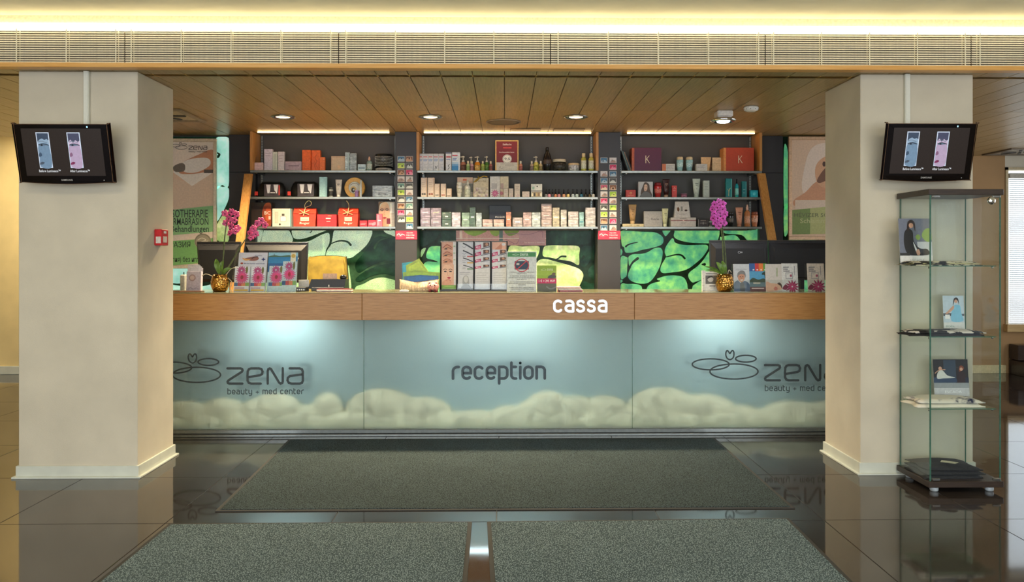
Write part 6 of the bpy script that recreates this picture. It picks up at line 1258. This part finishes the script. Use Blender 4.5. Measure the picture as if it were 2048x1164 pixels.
# right hand leaflets
leaflet(1409, 1438, 543, 6.5, 'white leaflet with small black and white portrait beside right orchid', [('r', .08, .36, .92, .8, '#5a5a58'), ('e', .42, .6, .2, .14, '#b8b6b2'), ('s', [(.2, .62), (.3, .76), (.5, .78), (.62, .68), (.45, .7)], '#26241f'), ('r', .35, .24, .75, .28, '#3c3a38'), ('r', .1, .86, .9, .9, '#4a4844'), ('r', .4, .15, .7, .17, '#9a9894')], .05)
leaflet(1404.5, 1411, 541, 6.52, 'edge of a white leaflet pile left of portrait leaflet', lines('#b8b4ac', 2), .02, th=.02)
acrylic(1466, 1600, 527, 6.46, 'long clear acrylic stand for right hand leaflets', .12); acrylic(1612, 1655, 527, 6.46, 'clear acrylic stand nearest the right pillar', .12)
leaflet(1468, 1500, 528, 6.455, 'white leaflet with smiling grey haired man in blue jacket', [('r', 0, 0, 1, 1, '#c6c9cc'), ('r', .15, .8, .85, .815, '#9a9da2'), ('r', .1, .76, .5, .77, '#9a9da2'), ('s', [(0, 0), (.02, .28), (.25, .4), (.45, .3), (.7, .38), (.98, .26), (1, 0)], '#3f5674'), ('s', [(.4, .0), (.42, .3), (.62, .3), (.68, .0)], '#3a3f48'), ('s', [(.3, .42), (.28, .6), (.45, .7), (.65, .66), (.7, .5), (.6, .36), (.44, .33)], '#c08c70'), ('s', [(.24, .5), (.26, .66), (.45, .75), (.66, .74), (.76, .62), (.74, .48), (.68, .6), (.45, .63), (.32, .58)], '#7d7c7a'), ('e', .42, .53, .035, .014, '#3a2c26'), ('e', .58, .53, .035, .014, '#3a2c26'), ('c', [(.49, .52), (.47, .46), (.52, .45)], .01, '#9a6a54'), ('s', [(.4, .41), (.5, .39), (.61, .42), (.52, .43)], '#e6ded6')], .12)
leaflet(1500, 1535, 527, 6.455, 'leaflet with coloured stripes above a lake landscape', [('r', 0, 0, 1, 1, '#4f9ac4'), ('r', 0, .72, .33, 1, '#2a5a9c'), ('r', .33, .72, .55, 1, '#c8383c'), ('r', .55, .72, .8, 1, '#dc7a34'), ('r', .8, .72, 1, 1, '#5f9a3c'), ('e', .24, .77, .05, .025, '#e0e6ea'), ('e', .46, .77, .05, .025, '#f0dcd8'), ('e', .68, .77, .05, .025, '#f4e2d0'), ('e', .9, .77, .05, .025, '#e0ecd4'), ('s', [(0, .38), (.2, .48), (.5, .42), (.8, .46), (1, .38), (1, .3), (0, .3)], '#2f4432'), ('r', 0, .16, 1, .32, '#55707a'), ('r', .2, .26, .6, .32, '#b8b2a4'), ('s', [(.7, .6), (.78, .68), (.98, .7), (.98, .5), (.88, .46), (.85, .58)], '#25382c'), ('r', 0, 0, 1, .16, '#5a2a2e'), ('r', .1, .09, .8, .12, '#d8c0bc')], .12)
leaflet(1532, 1565, 528, 6.45, 'white leaflet with a reclining face and red flower', [('r', 0, 0, 1, 1, '#cfc8c2'), ('s', [(0, .02), (.05, .35), (.3, .3), (.6, .28), (.9, .24), (.98, .1), (.7, .03)], '#d8aa90'), ('s', [(.7, .28), (.85, .32), (.98, .22), (.96, .1), (.88, .2)], '#4a342c'), ('f', .6, .1, .14, 8, '#b82a38'), ('c', [(.2, .45), (.4, .55), (.5, .5)], .01, '#b0a8a0'), ('l', [(.7, .55), (.72, .85)], .03, '#8aa06a')], .12)
SPA = [('r', .1, .85, .45, .88, '#6a6c70'), ('r', .1, .78, .4, .81, '#6a6c70'), ('r', .1, .71, .5, .74, '#6a6c70'), ('l', [(.25, .45), (.25, .66), (.65, .66), (.65, .45), (.25, .45)], .02, '#8a8c90'), ('r', .5, .52, .62, .6, '#a8546a'), ('l', [(.8, .6), (.8, .9)], .02, '#7a7c84'), ('f', .62, .16, .44, 12, '#8f2250'), ('f', .62, .17, .3, 9, '#c23a72'), ('s', [(0, .1), (.2, .25), (.35, .15), (.2, .05)], '#7a1f44')]
leaflet(1565, 1597, 527, 6.45, 'white spa leaflet with pink lotus beside the reclining face', SPA, .12, group='spa leaflets with lotus'); leaflet(1616, 1650, 527, 6.455, 'white spa leaflet with pink lotus nearest right pillar', SPA, .12, group='spa leaflets with lotus', paper='#cfc4b8')

# ---------------------------------------------------------------- glass display cabinet
cx0, cx1, cy0, cy1 = 2.566, 3.026, 4.80, 5.195; ccx = (cx0+cx1)/2; ccy = (cy0+cy1)/2; hw = (cx1-cx0)/2; hd = (cy1-cy0)/2
DARKWOOD = wood('wenge', '#2a201c', '#33271f', '#3e3027', (2, 2, 14), .4)
t = thing('display_cabinet', 'tall glass display cabinet with dark base beside right pillar', 'cabinet', (ccx, ccy, 0)); CZB, CZTOP = .068, 1.805
g = G(); g.box(-hw, hw, -hd, hd, .032, CZB, DARKWOOD, .002); g.build('base', t)
g = G(); g.box(-hw, hw, -hd, hd, CZTOP, CZTOP+.036, DARKWOOD, .002); g.build('top', t)
for sx in (-1, 1):
    for sy in (-1, 1): g = G(); g.lathe([(.02, 0), (.025, .006), (.025, .031)], M('#b8c0c4', .3), 16, (sx*(hw-.06), sy*(hd-.05), 0)); g.build('foot', t)
i_ = .018; e = .005
for nm, a in (('door', (-hw+i_, hw-i_, -hd+.012, -hd+.012+e)), ('glass_side', (-hw+i_-e-.001, -hw+i_-.001, -hd+.013, hd-.016)), ('glass_side', (hw-i_+.001, hw-i_+e+.001, -hd+.013, hd-.016)), ('glass_back', (-hw+i_, hw-i_, hd-.015-e, hd-.015))):
    g = G(); g.box(*a, CZB+.001, CZTOP-.001, GLASS); p = g.build(nm, t)
    vs_ = [(a[0], a[2]), (a[1], a[2])] if nm != 'glass_side' else [((a[0]+a[1])/2, a[2]), ((a[0]+a[1])/2, a[3])]
    for x, y in vs_: g = G(); g.box(x-.0022, x+.0022, y-.0022, y+.0022, CZB+.001, CZTOP-.001, GLASS_EDGE); g.build('green_edge', p)
    if nm == 'door':
        g = G(); g.lathe([(.02, -.012), (.024, 0), (.02, .012)], CHROME, 20); g.v = [(x+hw-.075, z-hd+.004, y+CZTOP-.035) for x, y, z in g.v]; g.build('lock', p)
        for zz in (CZTOP-.016, CZB+.004):
            for xx in (-hw+.03, hw-.06): g = G(); g.box(xx, xx+.045, -hd+.006, -hd+.022, zz, zz+.014, STEEL, .002); g.build('hinge', p)
SHZ = [1.376, .944, .505]
for z in SHZ:
    g = G(); g.box(-hw+.03, hw-.03, -hd+.03, hd-.03, z-.005, z, SHELFGLASS); s = g.build('glass_shelf', t)
    g = G(); g.box(-hw+.03, hw-.03, -hd+.0285, -hd+.0305, z-.005, z, GLASS_EDGE); g.build('shelf_edge', s)
    for sx in (-1, 1): g = G(); g.lathe([(.006, 0), (.006, .012)], STEEL, 8, (sx*(hw-.035), -hd+.06, z-.018)); g.build('shelf_pin', s)
def cabpic(px0, px1, py0, z, Y, label, shapes, tilt, lean=0.):
    (x0, z1), (x1, _) = W(px0, py0, Y), W(px1, py0, Y); h = (z1-z)/math.cos(tilt)
    t = thing('display_picture', label, 'picture', ((x0+x1)/2, Y, z+.001), (-tilt, 0, 0)); w_ = x1-x0
    g = G(); g.box(-w_/2, w_/2, 0, .004, 0, h, M('#d6d6d2', .5), .0006); g.build('card', t); art(t, 'photo_print', -w_/2, 0, w_, h, 0, shapes)
    g = G(); g.add([(-.01, .004, h*.6), (.01, .004, h*.6), (.01, .075, .0-.075*math.tan(-tilt)*0), (-.01, .075, 0)], [(0, 1, 2, 3)], M('#8a8a86', .6)); o = g.build('easel_leg', t)
SKIN = '#c99a80'
cabpic(1801, 1866, 437, SHZ[0], 5.02, 'picture of a seated woman in black with green flowers', [('r', 0, .2, 1, 1, '#6f7484'), ('r', .55, .2, 1, .5, '#c8ccd0'), ('s', [(.7, .62), (.78, .75), (.95, .78), (1, .55), (.85, .5)], '#8fae54'), ('s', [(.5, .6), (.58, .66), (.66, .6), (.58, .53)], '#86a44e'), ('s', [(.15, .4), (.16, .68), (.28, .78), (.42, .72), (.45, .5), (.62, .36), (.85, .34), (.88, .22), (.3, .22)], '#1c1a1c'), ('s', [(.42, .5), (.6, .22), (.5, .28)], '#dfe2e4'), ('s', [(.25, .74), (.28, .92), (.4, .97), (.5, .9), (.5, .72), (.44, .86), (.34, .9), (.32, .76)], '#2a1a14'), ('e', .38, .85, .07, .055, SKIN), ('s', [(.5, .3), (.58, .34), (.62, .24), (.54, .21)], SKIN), ('r', 0, .2, .3, .26, '#2c2c2e'), ('r', 0, 0, 1, .2, '#d8d8d6'), ('t', 'ESCADA', .3, .07, .75, .125, '#a8a8a8')], .10)
cabpic(1888, 1930, 592, SHZ[1]+.01, 5.08, 'small picture of a woman in a pale blue dress', [('r', 0, .24, 1, 1, '#b9cad6'), ('r', 0, .42, .45, .5, '#4a4e54'), ('r', .6, .42, 1, .48, '#5a5e66'), ('s', [(.38, .28), (.42, .6), (.5, .72), (.8, .72), (.86, .5), (.92, .28)], '#7fbcd8'), ('s', [(.5, .72), (.2, .55), (.1, .5), (.2, .48), (.5, .62)], SKIN), ('s', [(.48, .72), (.52, .9), (.64, .95), (.74, .9), (.76, .74), (.7, .86), (.58, .88)], '#2a1c18'), ('e', .62, .84, .075, .052, SKIN), ('r', .08, .34, .3, .46, '#e8e8e6'), ('r', 0, 0, 1, .24, '#d2d4d2'), ('t', 'ESCADA', .1, .1, .5, .15, '#5a8a78')], .08)
cabpic(1869, 1939, 720, SHZ[2]+.035, 5.06, 'dark picture of two women seated on blue sofas', [('r', 0, .22, 1, 1, '#1e1c1e'), ('r', .3, .4, .65, .98, '#2f3e50'), ('s', [(.0, .5), (.3, .48), (.62, .48), (.62, .36), (0, .36)], '#2a3f5c'), ('s', [(.1, .48), (.14, .66), (.26, .7), (.4, .56), (.62, .5), (.3, .48)], '#c8ccc8'), ('e', .2, .75, .05, .05, SKIN), ('c', [(.05, .62), (.16, .7), (.34, .72)], .02, SKIN), ('s', [(.68, .36), (.7, .62), (.8, .68), (.92, .56), (.9, .36)], '#2a1416'), ('s', [(.74, .66), (.75, .8), (.83, .83), (.88, .74)], '#7a3c22'), ('e', .8, .73, .045, .045, SKIN), ('r', .9, .36, 1, .5, '#16223a'), ('r', 0, .22, 1, .36, '#8e9498'), ('r', 0, 0, 1, .22, '#b9bcc0'), ('t', 'ESCADA', .3, .08, .78, .15, '#dfe2e4')], .10)
def garment(px0, px1, py, z, Y, d, h, label, mats, name='folded_scarf', n=3, seedv=1):
    (x0, _), (x1, _) = W(px0, py, Y), W(px1, py, Y); w_ = x1-x0; rnd = random.Random(seedv)
    t = thing(name, label, 'clothing', ((x0+x1)/2, Y+d/2, z+.0005))
    for k in range(n):
        g = G(); nx, ny = 18, 10; v = []; f_ = []; zz0 = h*k/n; ph = rnd.uniform(0, 6)
        sh = 1-.06*k; ox = rnd.uniform(-.015, .015)
        for zt in (0, 1):
            for i in range(nx+1):
                for j in range(ny+1):
                    a, b_ = i/nx-.5, j/ny-.5
                    edge = max(0, 1-(abs(a)*2)**8)*max(0, 1-(abs(b_)*2)**8)
                    wob = .012*math.sin(ph+5*b_+3*a)*abs(a*2)
                    v.append((a*w_*sh+ox*(k > 0)+.01*math.sin(ph+9*b_)*(abs(a) > .4), b_*d*sh+wob, zz0+(h/n*(.25+.75*edge)*(1+.12*math.sin(ph+8*a+4*b_)) if zt else 0)))
        m_ = (nx+1)*(ny+1)
        for zt in (0, 1):
            for i in range(nx):
                for j in range(ny): q = zt*m_+i*(ny+1)+j; f_.append((q, q+1, q+ny+2, q+ny+1))
        for i in range(nx): q = i*(ny+1); f_ += [(q, q+ny+1, m_+q+ny+1, m_+q), (q+ny, q+2*ny+1, m_+q+2*ny+1, m_+q+ny)]
        for j in range(ny): f_ += [(j, j+1, m_+j+1, m_+j), (nx*(ny+1)+j, nx*(ny+1)+j+1, m_+nx*(ny+1)+j+1, m_+nx*(ny+1)+j)]
        g.add(v, f_, mats[k % len(mats)], True); g.build('fold_layer', t)
    return t
def patterned(name, c1, c2, scale, lo=.47, hi=.53, c3=None):
    m, nt, b = base(name); n = noise(nt, coords(nt), scale, 3, .6); st = [(lo, c1), (hi, c2)]+([(min(.98, hi+.12), c3)] if c3 else [])
    nt.links.new(ramp(nt, n, st), b.inputs['Base Color']); b.inputs['Roughness'].default_value = .9; return m
garment(1822, 1972, 528, SHZ[0], 4.86, .2, .026, 'black and cream patterned scarf on upper cabinet shelf', [patterned('scarf_a', '#1d1c1a', '#d6cfb4', 22), patterned('scarf_b', '#22211d', '#b9b48a', 14)], n=3, seedv=3)
garment(1820, 1972, 668, SHZ[1], 4.86, .2, .03, 'black folded scarf with white print on middle cabinet shelf', [patterned('scarf_c', '#1b1a1c', '#201f22', 9), patterned('scarf_d', '#1b1a1c', '#cfcac4', 11, .54, .57)], n=2, seedv=5)
garment(1836, 1972, 812, SHZ[2], 4.86, .2, .05, 'white folded scarf with blue black print on lower cabinet shelf', [patterned('scarf_e', '#d9d4c4', '#ddd8c8', 9), patterned('scarf_f', '#d9d4c6', '#d6d2c6', 11, .50, .56, '#232b4a')], n=2, seedv=8)
t = garment(1850, 1972, 960, CZB, 4.86, .28, .07, 'black folded trousers with cream label on cabinet base', [patterned('cloth_black', '#1a1a1c', '#222225', 40)], 'folded_trousers', 3, 9)
g = G(); g.add([(-.05, -.06, .083), (.02, -.10, .081), (.06, -.07, .081), (-.02, -.02, .083)], [(0, 1, 2, 3)], M('#b8b49a', .6)); g.add([(-.05, -.06, .085), (.02, -.10, .083), (.06, -.07, .083), (-.02, -.02, .085)], [(0, 1, 2, 3)], M('#c4c0a6', .6)); g.build('cream_label', t)
